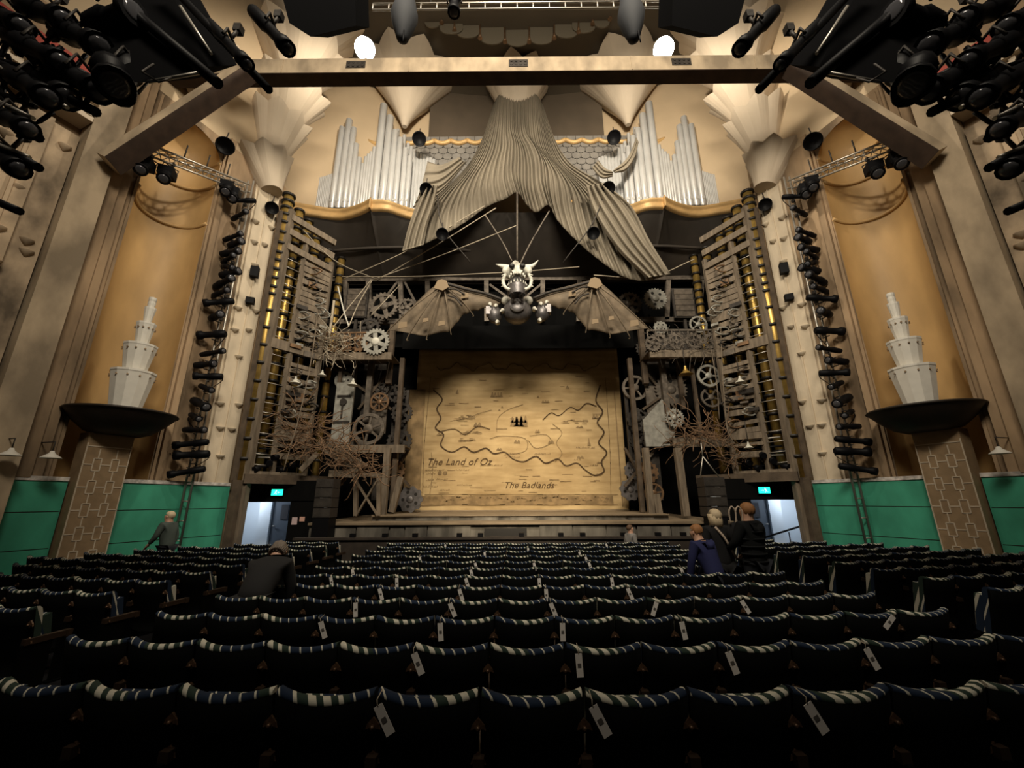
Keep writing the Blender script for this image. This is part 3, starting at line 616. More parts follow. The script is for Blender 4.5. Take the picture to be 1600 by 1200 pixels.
m = MB(); m.bar((MX0, MY, MZ0 + 0.01), (MX1, MY, MZ0 + 0.01), 0.05, 0.07); m.build('bottom_batten', M['stage'], t)

# ------------------------------------------------------------------ gears, wheels and the machine frames
GN = {'n': 0}
def gear(px, py, Y, rpx, kind, matn, label, side=1, spokes=5, teeth=0, hub=None, cat='gear', name=None, tilt=0.0, ax=(0, -1, 0)):
    c = at(px, py, Y); c.x *= 1
    r = rpx * (FW.dot(c - CAM)) / FPX; nm = name or ('toothed_gear' if teeth else 'spoked_wheel')
    t = thing(nm, (c.x, c.y, c.z - r), label, cat, 'gears and wheels of the stage machinery'); th = max(0.06, r * 0.16)
    a0 = random.uniform(0, 1)
    m = MB()
    if teeth: m.ring(c, ax, r * (0.70 if kind != 'solid' else 0.30), r * 0.90, th, teeth=teeth, td=r * 0.11, a0=a0)
    else: m.ring(c, ax, r * (0.80 if kind != 'solid' else 0.30), r, th, n=36)
    m.build('rim', M[matn], t)
    axv = Vector(ax).normalized(); a = axv.cross(Vector((0, 0, 1))).normalized(); b = axv.cross(a)
    if kind != 'solid':
        for k in range(spokes):
            d = a * math.cos(a0 + 2 * PI * k / spokes) + b * math.sin(a0 + 2 * PI * k / spokes)
            m = MB(); m.bar(c + d * r * 0.12, c + d * r * 0.82, (0.13 if kind != 'fat' else 0.30) * r, th * 0.7, up=axv); m.build('spoke', M[matn], t)
    else:
        for k in range(spokes):
            d = a * math.cos(a0 + 2 * PI * k / spokes) + b * math.sin(a0 + 2 * PI * k / spokes)
            m = MB(); m.lathe([(r * 0.13, -0.01), (r * 0.13, th * 0.56)], c + d * r * 0.56, axv, 12); m.build('hole_plate', M['ringblk'], t)
    m = MB(); m.lathe([(r * 0.30, -th * 0.5), (r * 0.30, th * 0.6), (r * 0.16, th * 0.9), (0, th * 0.95)], c, axv, 18); m.build('hub', M[hub or matn], t)
    m = MB(); m.lathe([(r * 0.07, th * 0.5), (r * 0.07, min(0.9, max(0.3, 16.85 - Y)))], c, -axv, 8); m.build('axle', M['irondk'], t)
    return t
G = [  # left side
 (600, 478, 16.0, 23, 'fat', 'iron', 'rusty toothed gear in the upper frame, left of the winged figure', 4, 22, None),
 (636, 480, 16.3, 15, 'fat', 'iron', 'small half hidden rusty gear tucked behind the left wing', 5, 16, None),
 (587, 534, 14.3, 22, 'fat', 'ironlt', 'grey toothed gear with round pale hub at the right end of the left balcony', 6, 24, 'bone'),
 (577, 512, 14.9, 17, 'fat', 'irondk', 'dark toothed gear behind the pale hubbed gear on the left balcony', 5, 20, None),
 (537, 594, 15.2, 14, 'solid', 'ironlt', 'grey disc wheel with slotted holes above the pale machine panel, left side', 5, 0, None),
 (576, 670, 14.9, 25, 'wheel', 'iron', 'big spoked flywheel low on the left machine tower', 6, 0, None),
 (593, 628, 15.3, 15, 'wheel', 'bronze', 'thin bronze spoked wheel above the left flywheel', 8, 0, None),
 (597, 608, 15.6, 11, 'fat', 'irondk', 'small dark gear near the top of the left machine tower', 5, 16, None),
 (628, 645, 15.8, 17, 'fat', 'irondk', 'dark toothed gear edge-on beside the left edge of the map, upper', 5, 18, None),
 (624, 690, 15.7, 20, 'fat', 'irondk', 'dark toothed gear beside the left edge of the map, middle', 5, 18, None),
 (641, 780, 15.9, 20, 'solid', 'gunmetal', 'squat grey cog with rounded teeth at the map\'s lower left corner', 5, 9, None),
 (620, 615, 15.9, 15, 'fat', 'irondk', 'dark toothed gear beside the left edge of the map, topmost', 5, 16, None),
 (617, 735, 15.4, 16, 'fat', 'bronze', 'brown gear low by the leaning prop at the map\'s left', 5, 14, None),
 # right side
 (984, 474, 16.2, 19, 'fat', 'iron', 'rusty gear half hidden behind the right wing', 6, 20, None),
 (1024, 467, 15.9, 18, 'solid', 'ironlt', 'pale grey gear with five holes in the upper frame, right of the winged figure', 5, 24, None),
 (1032, 512, 15.6, 11, 'solid', 'ironlt', 'small pale gear with round holes above the right balcony', 5, 12, None),
 (1091, 507, 15.2, 14, 'wheel', 'ironlt', 'pale five spoked wheel at the right end of the right balcony', 5, 0, None),
 (1048, 609, 15.6, 25, 'solid', 'iron', 'big grey gear with five round holes on the right machine tower', 5, 26, None),
 (1107, 587, 14.6, 18, 'wheel', 'ironlt', 'pale grey five spoked wheel hung below the right balcony', 5, 0, None),
 (1111, 621, 14.8, 16, 'wheel', 'iron', 'dull grey wheel under the pale five spoked wheel, right side', 5, 0, None),
 (1054, 653, 15.1, 15, 'fat', 'ironlt', 'pale toothed gear just above the lower right balcony', 7, 22, None),
 (992, 606, 15.8, 20, 'wheel', 'iron', 'thin iron hoop wheel beside the right edge of the map', 3, 0, None),
 (997, 655, 15.7, 18, 'fat', 'irondk', 'dark pointed-tooth gear beside the right edge of the map, middle', 5, 12, None),
 (1000, 690, 15.9, 16, 'fat', 'irondk', 'dark toothed gear beside the right edge of the map, lower', 5, 16, None),
 (1012, 738, 15.4, 17, 'solid', 'bronze', 'brown gear with round holes at the foot of the right tower', 5, 14, None),
 (1022, 770, 15.2, 15, 'wheel', 'bronze', 'bronze spoked wheel lowest on the right tower', 6, 0, None),
 (985, 765, 16.0, 17, 'solid', 'gunmetal', 'stack-like grey cog at the map\'s lower right corner, lower one', 5, 9, None),
 (990, 735, 16.1, 15, 'solid', 'gunmetal', 'grey cog at the map\'s lower right corner, upper one', 5, 9, None),
 (1086, 548, 15.75, 13, 'wheel', 'irondk', 'dark spoked wheel under the timber of the right balcony', 6, 0, None),
 (1008, 545, 15.9, 15, 'fat', 'irondk', 'dark gear under the right wing tip', 5, 16, None)]
for (px, py, Y, r, kd, mt, lb, sp, te, hb) in G: gear(px, py, Y, r, kd, mt, lb, spokes=sp, teeth=te, hub=hb)

# upper machine frame running across behind the winged figure
t = thing('girder_truss', (0, 16.45, 9.4), 'dark iron girder truss across the top of the stage behind the winged figure', 'truss')
def fp(px, py, Y=16.45): return at(px, py, Y)
m = MB(); m.bar(fp(508, 437), fp(1120, 434), 0.22, 0.26); m.build('top_chord', M['iron'], t)
for (a, b_) in (((495, 503), (700, 503)), ((925, 500), (1120, 500))): m = MB(); m.bar(fp(*a), fp(*b_), 0.18, 0.22); m.build('bottom_chord', M['iron'], t)
for px in (540, 576, 626, 668, 760, 848, 905, 1044, 1096): m = MB(); m.bar(fp(px, 436), fp(px - (px - 808) * 0.012, 503), 0.20, 0.18, up=(0, 1, 0)); m.build('upright', M['iron'], t)
for (a, b_) in (((632, 440), (664, 500)), ((765, 445), (800, 470)), ((845, 445), (815, 470)), ((576, 500), (622, 440))): m = MB(); m.bar(fp(*a), fp(*b_), 0.10, 0.10); m.build('diagonal', M['iron'], t)
for (px, sd) in ((558, -1), (1068, 1)):
    c = fp(px, 474, 16.2); t = thing('louvre_cabinet', (c.x, 16.2, c.z - 0.7), 'dark slatted louvre cabinet in the upper frame, far ' + SIDE[sd], 'cabinet')
    m = MB(); m.box(c, (0.95, 0.1, 1.4)); m.build('back_panel', M['irondk'], t)
    m = MB(); m.box(c + Vector((0, 0.1, -.3)), (.12, .12, 2.1)); m.build('mounting_post', M['irondk'], t)
    for k in range(5): m = MB(); m.box(c + Vector((0, -0.08, -0.52 + 0.26 * k)), (0.8, 0.05, 0.22), M=Matrix.Rotation(0.25, 3, 'X')); m.build('slat', M['iron'], t)

# machine towers either side of the map: posts, panels, platforms
def tower(sd):
    side = SIDE[sd]
    t = thing('machine_tower', (sd * 6.0, 15.2, 1.3), f'tall dark tower of posts, girders and plates on the {side} of the map', 'tower', 'machine towers beside the map')
    X = lambda px: px if sd < 0 else 1616 - px
    def P_(px, py, Y): return at(X(px), py, Y)
    for (px, py0, py1, Y, w_, mt) in ((612, 560, 800, 14.9, .16, 'dktimber'), (598, 700, 806, 14.2, .20, 'timber'), (520, 570, 690, 15.0, .12, 'dktimber'), (548, 560, 640, 15.4, .15, 'dktimber'), (572, 560, 660, 15.3, .20, 'iron'), (607, 508, 600, 15.5, .20, 'dktimber'), (630, 610, 720, 16.0, .12, 'irondk')):
        b_ = P_(px, py1, Y); a = Vector((b_.x, Y, P_(px, py0, Y).z)); m = MB(); m.bar(b_, a, w_, w_); m.build('post', M[mt], t)
    for (px, py, w_, h_, Y, mt) in ((585, 600, .9, 2.6, 15.8, 'irondk'), (590, 640, .75, 1.9, 15.7, 'iron'), (600, 745, .8, 1.7, 15.9, 'irondk'), (560, 530, 1.6, .9, 15.9, 'irondk'), (620, 690, .5, 2.2, 16.2, 'irondk'), (540, 690, 1.4, .3, 15.3, 'iron')):
        c = P_(px, py, Y); m = MB(); m.box(c, (w_, 0.08, h_))
        for k in range(6): m.lathe([(.03, 0), (.02, .03)], c + Vector(((k % 2 - .5) * w_ * .85, -.04, (k // 2 - 1) * h_ * .42)), (0, -1, 0), 6)
        m.build('plate', M[mt], t)
    for (a, b_, Y) in (((520, 575), (612, 640), 15.6), ((612, 575), (560, 640), 15.6), ((590, 700), (640, 760), 15.7), ((640, 700), (600, 770), 15.7)):
        m = MB(); m.bar(P_(*a, Y), P_(*b_, Y), 0.09, 0.09); m.build('brace', M['dktimber'], t)
    return t
tower(-1); tower(1)
c = at(536, 645, 14.8); t = thing('control_cabinet', (c.x, c.y, c.z - 1.1), 'pale grey stencilled machine panel below the slotted wheel, left tower', 'panel')
m = MB(); m.box(c, (0.66, 0.1, 2.3)); m.build('plate', M['ironlt'], t)
m = MB(); m.box(c + Vector((0, -0.07, 0.62)), (0.5, 0.05, 0.07)); m.box(c + Vector((0, -0.07, -0.35)), (0.6, 0.05, 0.07)); m.box(c + Vector((-0.02, -0.07, 0.2)), (0.06, 0.05, 0.8)); m.build('lever', M['irondk'], t)
m = MB(); m.lathe([(0.13, 0), (0.13, 0.06)], c + Vector((0, -0.05, 0.4)), (0, -1, 0), 14); m.build('dial', M['irondk'], t)
c = at(1030, 660, 15.3); t = thing('control_cabinet', (c.x, c.y, c.z - 0.8), 'slanted grey sheet-metal panel below the big gear, right tower', 'panel')
m = MB(); m.prism([(-.6, -.9), (.5, -.9), (.6, .3), (.2, .9), (-.2, .5), (-.6, .1)], c, (1, 0, 0), (0, 0, 1), -0.08); m.build('plate', M['ironlt'], t)

def platform(name, a, b_, Ya, Yb, dep, label, matn='timber'):
    p, q = at(*a, Ya), at(*b_, Yb); q.z = p.z = (p.z + q.z) / 2
    t = thing(name, ((p.x + q.x) / 2, (Ya + Yb) / 2, p.z - .14), label, 'platform')
    m = MB(); m.bar(p, q, 0.12, 0.28); m.build('front_beam', M[matn], t)
    d = Vector((0, dep, 0)); n = 8
    m = MB()
    for k in range(n):
        a_ = p.lerp(q, k / n); b2 = p.lerp(q, (k + .93) / n); m.add([a_ + Vector((0, .06, .1)), b2 + Vector((0, .06, .1)), b2 + d + Vector((0, 0, .1)), a_ + d + Vector((0, 0, .1)), a_ + Vector((0, .06, .14)), b2 + Vector((0, .06, .14)), b2 + d + Vector((0, 0, .14)), a_ + d + Vector((0, 0, .14))], [(0, 3, 2, 1), (4, 5, 6, 7), (0, 1, 5, 4), (1, 2, 6, 5), (2, 3, 7, 6), (3, 0, 4, 7)])
    m.build('deck', M['dktimber'], t)
    return t, p, q
t1, p1, q1 = platform('upper_balcony', (487, 558), (612, 556), 14.4, 14.4, 1.2, 'timber balcony with bronze tangled railing on the left, over the machine tower')
t2, p2, q2 = platform('upper_balcony', (1015, 556), (1130, 550), 14.4, 14.4, 1.2, 'timber balcony with pierced gear-pattern railing on the right side')
t3, p3, q3 = platform('lower_balcony', (528, 699), (632, 704), 14.6, 14.6, 1.0, 'narrow lower balcony on the left, under the flywheel')
t4, p4, q4 = platform('lower_balcony', (1052, 694), (1146, 690), 14.2, 14.2, 1.0, 'lower timber balcony on the right, overgrown with twigs')
for (t, p, q, mt, n) in ((t1, p1, lerp(p1, q1, 0.68), 'bronze', 9), (t2, p2, q2, 'iron', 9)):
    m = MB(); m.bar(p + Vector((0, 0, .95)), q + Vector((0, 0, .95)), 0.06, 0.06); m.build('top_rail', M[mt], t)
    for k in range(n + 1): b_ = p.lerp(q, k / n); m = MB(); m.bar(b_ + Vector((0, 0, .1)), b_ + Vector((0, 0, .95)), 0.045, 0.045); m.build('baluster', M[mt], t)
    for k in range(4): c = p.lerp(q, 0.14 + 0.24 * k) + Vector((0, -0.03, 0.5)); m = MB(); m.ring(c, (0, -1, 0), 0.20, 0.30, 0.05, teeth=12, td=.05); m.ring(c, (0, -1, 0), 0.04, 0.09, 0.05, n=10); m.bar(c - Vector((.2, 0, 0)), c + Vector((.2, 0, 0)), .04); m.bar(c - Vector((0, 0, .2)), c + Vector((0, 0, .2)), .04); m.build('gear_ornament', M[mt], t)
c = at(1018, 535, 14.2); gear(1020, 537, 14.3, 13, 'fat', 'iron', 'toothed gear end of the right balcony railing', teeth=20)

# ------------------------------------------------------------------ side screens of timber slats, brass columns behind them
SA, SB = Vector((-8.35, 12.75, 0)), Vector((-7.30, 14.15, 0))
def S(f, z, off=0.0):
    d = (SB - SA); n = Vector((d.y, -d.x, 0)).normalized(); return SA + d * f + n * off + Vector((0, 0, z))
for sd in (-1, 1):
    s = -sd; side = SIDE[sd]
    t = thing('slatted_timber_screen', (sd * 7.85, 13.4, 2.5), f'tall timber slatted screen with wire rungs at the {side} of the stage', 'screen', 'slatted timber screens either side of the stage')
    for (f, z1, w_) in ((0.0, 12.2, .22), (0.40, 11.2, .15), (1.0, 10.9, .14)):
        m = MB(s); m.bar(S(f, 0.0 if f == 0 else 2.6), S(f, z1), w_, w_); m.build('post', M['timber'], t)
    rr = random.Random(5)
    for k, z in enumerate((2.62, 7.0, 11.9, 11.3, 10.7)):
        m = MB(s); m.bar(S(0, z, .06), S(1.0, z - (.15 if z > 8 else 0), .06), 0.12, 0.34 if z < 8 else 0.24); m.build('rail', M['timber'], t)
    z = 3.3
    while z < 10.4:
        if abs(z - 7.0) > 0.3:
            m = MB(s); dz = rr.uniform(-.06, .06); m.bar(S(0.40, z, rr.uniform(.02, .08)), S(1.0, z + dz, .05), 0.05, rr.uniform(.10, .22)); m.build('slat', M['timber'], t)
        z += rr.uniform(.20, .34)
    for k in range(24):
        z = 3.0 + 0.33 * k
        if abs(z - 7.0) > 0.25: m = MB(s); m.tube([S(0.03, z, 0.02), S(0.40, z - .02, 0.02)], 0.014, 5); m.build('wire_rung', M['steel'], t)
    # scrap bolted to the screen
    for k in range(34):
        f = rr.uniform(.45, .95); z = rr.uniform(4.2, 10.3); m = MB(s); c = S(f, z, .16)
        if rr.random() < .45: m.tube([c + Vector((math.cos(a) * rr.uniform(.16, .3), 0.02, math.sin(a) * .14)) for a in [i * PI / 8 for i in range(17)]], .03, 5)
        else: m.box(c, (rr.uniform(.15, .5), .05, rr.uniform(.06, .2)), rz=.9)
        m.build('scrap_piece', M[rr.choice(['iron', 'ironlt', 'irondk', 'bronze'])], t)
    # ringed brass columns receding behind the screen
    for k, (px, py, Y, r) in enumerate(((452, 306, 12.75, .17), (468, 330, 13.5, .15), (482, 346, 14.1, .15), (496, 362, 14.6, .15), (515, 392, 15.2, .14), (534, 404, 15.7, .14), (437, 420, 13.4, .13))):
        top = at(px, py, Y); zt = top.z; b_ = Vector((top.x, Y, 2.5)); tt = thing('brass_column', (b_.x * s, b_.y, 2.5), f'ringed brass column {["nearest the pilaster", "second from the pilaster", "third from the pilaster", "fourth from the pilaster", "fifth from the pilaster", "furthest from the pilaster", "behind the wire rungs"][k]}, {side} side of the stage', 'column', f'ringed brass columns at the {side} of the stage')
        m = MB(s); m.lathe([(r, 0), (r, zt - 2.5)], b_, n=14); m.build('shaft', M['brass'], tt)
        z = zt - 0.02; q = 0
        while z > 2.7 and q < 26:
            m = MB(s); m.lathe([(r, -.05), (r * 1.35, -.04), (r * 1.35, .04), (r, .05)], (b_.x, b_.y, z), n=14); m.build('ring', M['ringblk'], tt); z -= rr.uniform(.28, .45) if z > 9 else .62; q += 1
    # lintel and door post timber of the side exit
    t = thing('exit_timber_frame', (sd * 7.8, 13.2, 0), f'timber post and lintel framing the {side} stage exit', 'frame', 'timber frames round the stage exits')
    m = MB(s); m.bar(S(-.06, 2.55, .10), Vector((-6.15, 14.6, 2.55)), .18, .28); m.build('lintel', M['dktimber'], t)
    m = MB(s); m.bar(Vector((-8.42, 12.5, 0)), Vector((-8.42, 12.5, 2.5)), .2, .16); xx = at(402, 545, 12.55).x; m.bar(Vector((xx, 12.58, 2.5)), Vector((xx, 12.58, 12.0)), .14, .16); m.build('post', M['dktimber'], t)
    # exit sign
    c = Vector((-7.72, 13.46, 2.16)); t = thing('exit_sign', (c.x * s, c.y, c.z - .1), f'glowing green running-man exit sign over the {side} stage exit', 'sign', 'green exit signs')
    m = MB(s); m.box(c, (.38, .07, .21)); m.build('housing', M['fixture'], t)
    m = MB(s); m.box(c + Vector((0, -.04, 0)), (.36, .02, .19)); m.build('lit_face', M['exit'], t)
    m = MB(s); o = c + Vector((-.04, -.055, 0)); m.lathe([(.018, 0), (.018, .006)], o + Vector((.02, 0, .058)), (0, -1, 0), 10)
    for (a, b_) in (((.01, .04), (-.01, -.01)), ((-.01, -.01), (.03, -.03)), ((.03, -.03), (.02, -.07)), ((-.01, -.01), (-.03, -.045)), ((-.03, -.045), (-.065, -.05)), ((.01, .03), (.045, .01)), ((.01, .03), (-.03, .02))): m.bar(o + Vector((a[0], 0, a[1])), o + Vector((b_[0], 0, b_[1])), .015, .008)
    m.bar(o + Vector((.15, 0, 0)), o + Vector((.09, 0, 0)), .014, .008); m.prism([(.09, -.03), (.09, .03), (.06, 0)], o, (1, 0, 0), (0, 0, 1), -.008); m.build('pictogram', M['exitfig'], t)
# handrail and notices in the exits
t = thing('handrail', (8.75, 14.3, .6), 'dark sloping handrail in the right exit corridor', 'rail')
m = MB(); m.tube([(9.05, 14.0, 1.05), (8.5, 14.6, .75), (8.15, 15.0, .55)], .03, 6); m.build('rail', M['fixture'], t)
for (x, y, z) in ((8.8, 14.28, 0), (8.3, 14.84, 0)): m = MB(); m.tube([(x, y, 0.0), (x, y, .85 if x > 8.5 else .62)], .02, 6); m.build('upright', M['fixture'], t)
for k, (px, py, w_, h_, cl) in enumerate(((460, 814, .17, .22, 'pinkish white'), (472, 811, .16, .14, 'salmon'))):
    p = at(px, py, 13.5); o = MB().box((p.x, 13.505, p.z), (w_, .01, h_)).build('wall_notice', mat('notice_paper_%d' % k, ((.55, .42, .42), (.62, .36, .28))[k], .8)); tag(o, f'small {cl} paper notice on the dark wall right of the left exit', 'notice', 'paper notices by the left exit')

# loudspeaker columns by the exits
for (px, py, Y, w_, h_, lb, sd) in ((511, 778, 12.48, .50, 1.10, 'brown-black loudspeaker stack standing right of the left exit', -1), (1113, 776, 12.48, .60, 1.10, 'brown-black loudspeaker stack with lifting chains, left of the right exit', 1)):
    c = at(px, py, Y); t = thing('loudspeaker_stack', (c.x, Y, c.z - h_ / 2), lb, 'loudspeaker')
    for k in range(4):
        m = MB(); m.box(c + Vector((0, 0, -h_ / 2 + h_ * (k + .5) / 4)), (w_, .5, h_ / 4 - .02)); e = m.build('cabinet', M['speaker'], t)
        m = MB(); m.box(c + Vector((0, -.255, -h_ / 2 + h_ * (k + .5) / 4)), (w_ * .9, .012, h_ / 4 - .06)); m.build('grille', M['irondk'], e)
    if sd > 0:
        apex = at(1098, 713, Y)
        for dx in (-.28, .28): m = MB(); m.tube([c + Vector((dx, 0, h_ / 2)), apex], .018, 5); m.build('chain', M['steel'], t)
        m = MB(); m.tube([apex, apex + Vector((0, 0, .4))], .02, 5); m.build('hook', M['steel'], t)
    if True:
        m = MB(); m.box((c.x, Y, (c.z - h_ / 2) / 2), (.46, .5, c.z - h_ / 2 - .004)); m.build('plinth', M['fixture'], t)

# timber trestle under the left stair and the leaning posts
t = thing('timber_trestle', at(575, 808, 13.6), 'crossed timber trestle under the vine-covered stair, left of the stage', 'trestle')
Q = lambda px, py: at(px, py, 13.6)
for (a, b_) in (((556, 745), (556, 806)), ((592, 742), (592, 806))): m = MB(); m.bar(Q(*a), Q(*b_), .12, .12); m.build('leg', M['timber'], t)
for (a, b_) in (((558, 752), (592, 806)), ((590, 752), (558, 806))): m = MB(); m.bar(Q(*a) + Vector((0, -.09, 0)), Q(*b_) + Vector((0, -.09, 0)), .10, .05); m.build('cross_brace', M['timber'], t)
m = MB(); m.bar(Q(550, 742), Q(596, 742), .14, .12); m.build('cap_beam', M['timber'], t)
for (a, b_, Y, lb) in (((1058, 700), (1072, 806), 14.0, 'leaning pale timber prop at the right of the stage, under the lower balcony'), ((1024, 772), (1030, 806), 14.3, 'short stone-grey timber stump at the foot of the right tower'), ((627, 745), (612, 800), 14.6, 'leaning timber prop at the foot of the left tower')):
    p, q = at(*a, Y), at(*b_, Y); tag(MB().bar(q, p, .22, .2).build('timber_prop', M['timber']), lb, 'post')
# vine covered stair on the left
t = thing('timber_stair', at(520, 738, 13.4), 'sloping timber stair descending to the stage on the left, wrapped in vines', 'stair')
for dy in (0, .9):
    m = MB(); p, q = at(498, 692, 13.5 + dy * 0), at(562, 733, 13.5); p.y += dy; q.y += dy; m.bar(p, q, .1, .3); m.build('stringer', M['timber'], t)
for k in range(7): a = at(498, 692, 13.5).lerp(at(562, 733, 13.5), (k + .5) / 7); m = MB(); m.box(a + Vector((0, .45, .05)), (.34, .86, .05)); m.build('tread', M['timber'], t)
m = MB(); m.bar(at(515, 740, 13.5), at(556, 741, 13.5), .14, .22); m.build('landing_beam', M['timber'], t)
m = MB(); m.bar(at(470, 735, 13.3), at(497, 708, 13.4), .1, .16); m.build('strut', M['timber'], t)
def tangle(name, area, Y, n, r, matn, label, seed, dy=.35, curl=.35):
    q = random.Random(seed); m = MB()
    for k in range(n):
        px, py = area[q.randrange(len(area))]; p = at(px + q.uniform(-14, 14), py + q.uniform(-9, 9), Y + q.uniform(-dy, dy)); pts = [p]; d = Vector((q.gauss(0, 1), q.gauss(0, .4), q.gauss(0, .6))).normalized()
        for i in range(q.randint(4, 8)):
            d = (d + Vector((q.gauss(0, curl * .7), q.gauss(0, curl * .5), q.gauss(0, curl * .7)))).normalized(); p = p + d * q.uniform(.10, .22); pts.append(p)
        m.tube(smooth_path(pts, 2), r * q.uniform(.6, 1.4), 4)
    return tag(m.build(name, M[matn]), label, 'vine', None, 'stuff')
tangle('vine_tangle', [(485, 668), (497, 680), (510, 690), (522, 696), (535, 702), (548, 708), (560, 716), (566, 728), (575, 742), (520, 712), (540, 720), (500, 665), (480, 685), (470, 680)], 13.25, 170, .011, 'vine', 'orange-brown tangled vines wrapping the left stair', 3)
tangle('vine_tangle', [(500, 532), (512, 538), (525, 535), (540, 530), (552, 528), (515, 545), (505, 550)], 14.2, 70, .011, 'rope', 'pale straw tangle hanging on the left balcony railing', 4, .2)
tangle('vine_tangle', [(1065, 668), (1080, 672), (1095, 676), (1110, 668), (1125, 680), (1140, 690), (1148, 705), (1155, 720), (1070, 684), (1100, 688)], 13.9, 120, .011, 'vine', 'dry twig tangle over the lower right balcony', 5)
tangle('vine_tangle', [(450, 640), (440, 660), (455, 690), (460, 705), (445, 675)], 13.3, 60, .011, 'vine', 'thin brown vines at the foot of the left slatted screen', 6)
tangle('vine_tangle', [(1040, 538), (1060, 535), (1080, 538), (1100, 532), (1115, 540)], 14.25, 50, .010, 'iron', 'wiry twigs along the right balcony railing', 8, .15)
# bell shades hanging in the set
for (px, py, Y, r, lb) in ((461, 599, 13.1, .16, 'small bell shade on the left slatted screen'), (503, 587, 14.0, .14, 'small bell shade under the left balcony, outer'), (551, 602, 14.3, .17, 'bright bell shade in front of the slotted wheel, left tower'), (1072, 585, 14.2, .22, 'big brass bell shade under the right balcony'), (1157, 598, 13.2, .16, 'small bell shade on the right slatted screen'), (1010, 714, 15.0, .16, 'pale bell shade low on the right tower'), (1170, 700, 13.2, .13, 'small bell shade on the lower right screen')):
    c = at(px, py, Y); t = thing('bell_shade', c, lb, 'shade', 'bell shades hung in the machinery')
    m = MB(); m.lathe([(r * 1.15, 0), (r, .02), (r * .45, r * .55), (r * .22, r * 1.1), (r * .2, r * 1.4), (.02, r * 1.5)], c, n=16); m.build('shade', M['bone'] if 'brass' not in lb else M['brass'], t)
    m = MB(); m.tube([c + Vector((0, 0, r * 1.4)), c + Vector((0, 0, r * 1.4 + .7))], .015, 5); m.build('hanging_rod', M['irondk'], t)
# small animal-like stagehand lantern cluster and desk boxes in the corners below the screens
for sd in (-1, 1):
    rr = random.Random(20 + sd); side = SIDE[sd]; t = thing('pipe_shelf', (sd * 7.75, 13.35, 2.75), f'black pipe shelf of lamps and cables above the {side} exit lintel', 'shelf', 'pipe shelves over the exits')
    for k in range(4): z = 2.95 + .28 * k; m = MB(-sd); m.tube([S(.15, z, -.1), S(.85, z + rr.uniform(-.05, .05), -.1)], .03, 6); m.build('pipe', M['steel'] if k % 2 else M['fixture'], t)
    for k in range(5): m = MB(-sd); c = S(.2 + .15 * k, 2.9 + .2 * (k % 3), -.02); m.lathe([(.06, 0), (.10, .1), (.10, .28)], c, (rr.uniform(-.5, .5), -1, -.3), 10); m.build('lamp_can', M['fixture'], t)
    for f in (.1, .9): m = MB(-sd); m.tube([S(f, 2.72, -.1), S(f, 3.9, -.1)], .03, 6); m.build('upright', M['fixture'], t)

# ------------------------------------------------------------------ the great grey drape
t = thing('swagged_drape', at(808, 145, 15.0), 'vast pleated grey cloth swagged like a tent over the stage opening, centre', 'drape')
TOP = [(770, 165), (782, 146), (808, 137), (836, 146), (849, 165)]
LEFT = [(770, 165), (754, 215), (733, 255), (703, 288), (668, 320), (642, 355), (628, 392)]
RIGHT = [(849, 165), (866, 215), (892, 255), (940, 285), (985, 320), (1015, 375), (1048, 428)]
BOT = [(628, 392), (655, 384), (690, 368), (725, 348), (762, 322), (790, 310), (808, 300), (822, 318), (838, 331), (857, 320), (872, 345), (900, 375), (935, 405), (975, 432), (1010, 438), (1048, 428)]
sp = lambda pts, n=8: [(p.x, p.y) for p in smooth_path([(a, b_, 0) for a, b_ in pts], n)]
TOPs, LEFTs, RIGHTs, BOTs = sp(TOP), sp(LEFT), sp(RIGHT), sp(BOT, 6)
def drape_pt(u, v):
    T, B_, Lf, R_ = polyat(TOPs, u), polyat(BOTs, u), polyat(LEFTs, v), polyat(RIGHTs, v)
    c00, c10, c01, c11 = TOPs[0], TOPs[-1], BOTs[0], BOTs[-1]; q = []
    for i in (0, 1):
        q.append((1 - v) * T[i] + v * B_[i] + (1 - u) * Lf[i] + u * R_[i] - ((1 - u) * (1 - v) * c00[i] + u * (1 - v) * c10[i] + (1 - u) * v * c01[i] + u * v * c11[i]))
    amp = 0.03 + 0.05 * min(1, v * 2); ph = u * 2 * PI * 40 + 0.9 * math.sin(u * 23) + 0.25 * v * math.sin(u * 31)
    Y = lerp(14.9, 13.75, v ** 0.8) + amp * (math.sin(ph) + 0.35 * math.sin(ph * 0.5 + 2 * v)) + 0.35 * (abs(u - .5) * 2) ** 2 * v
    return at(q[0], q[1], Y)
m = MB(); m.sheet(drape_pt, 420, 36, 0.03); m.build('main_cloth', M['drape'], t)
def swag(name, A_, B_, Y, fold, amp, n=70, k=9, sag=0.0):
    m = MB()
    def f(u, v):
        a, b_ = polyat(A_, u), polyat(B_, u); x, y = lerp(a[0], b_[0], v), lerp(a[1], b_[1], v) + sag * math.sin(PI * v)
        return at(x, y, Y + amp * math.sin((v if fold == 'v' else u) * 2 * PI * k + 2 * u))
    m.sheet(f, n, n, 0.02); m.build(name, M['drape'], t)
swag('side_swag', sp([(668, 252), (690, 257), (718, 245)]), sp([(645, 325), (690, 300), (735, 245)]), 14.35, 'v', .07, 40, 5, 8)
swag('hanging_tail', sp([(664, 288), (650, 320), (638, 355), (629, 392)]), sp([(684, 290), (678, 320), (668, 352), (662, 382)]), 13.6, 'v', .10, 36, 3)
swag('hanging_tail', sp([(945, 285), (975, 320), (1005, 370), (1044, 428)]), sp([(915, 290), (930, 335), (965, 390), (1010, 434)]), 13.55, 'v', .10, 40, 4)
swag('tied_corner', sp([(994, 214), (985, 238), (975, 252), (958, 266)]), sp([(998, 222), (992, 246), (978, 266), (960, 270)]), 14.1, 'v', .05, 24, 2)
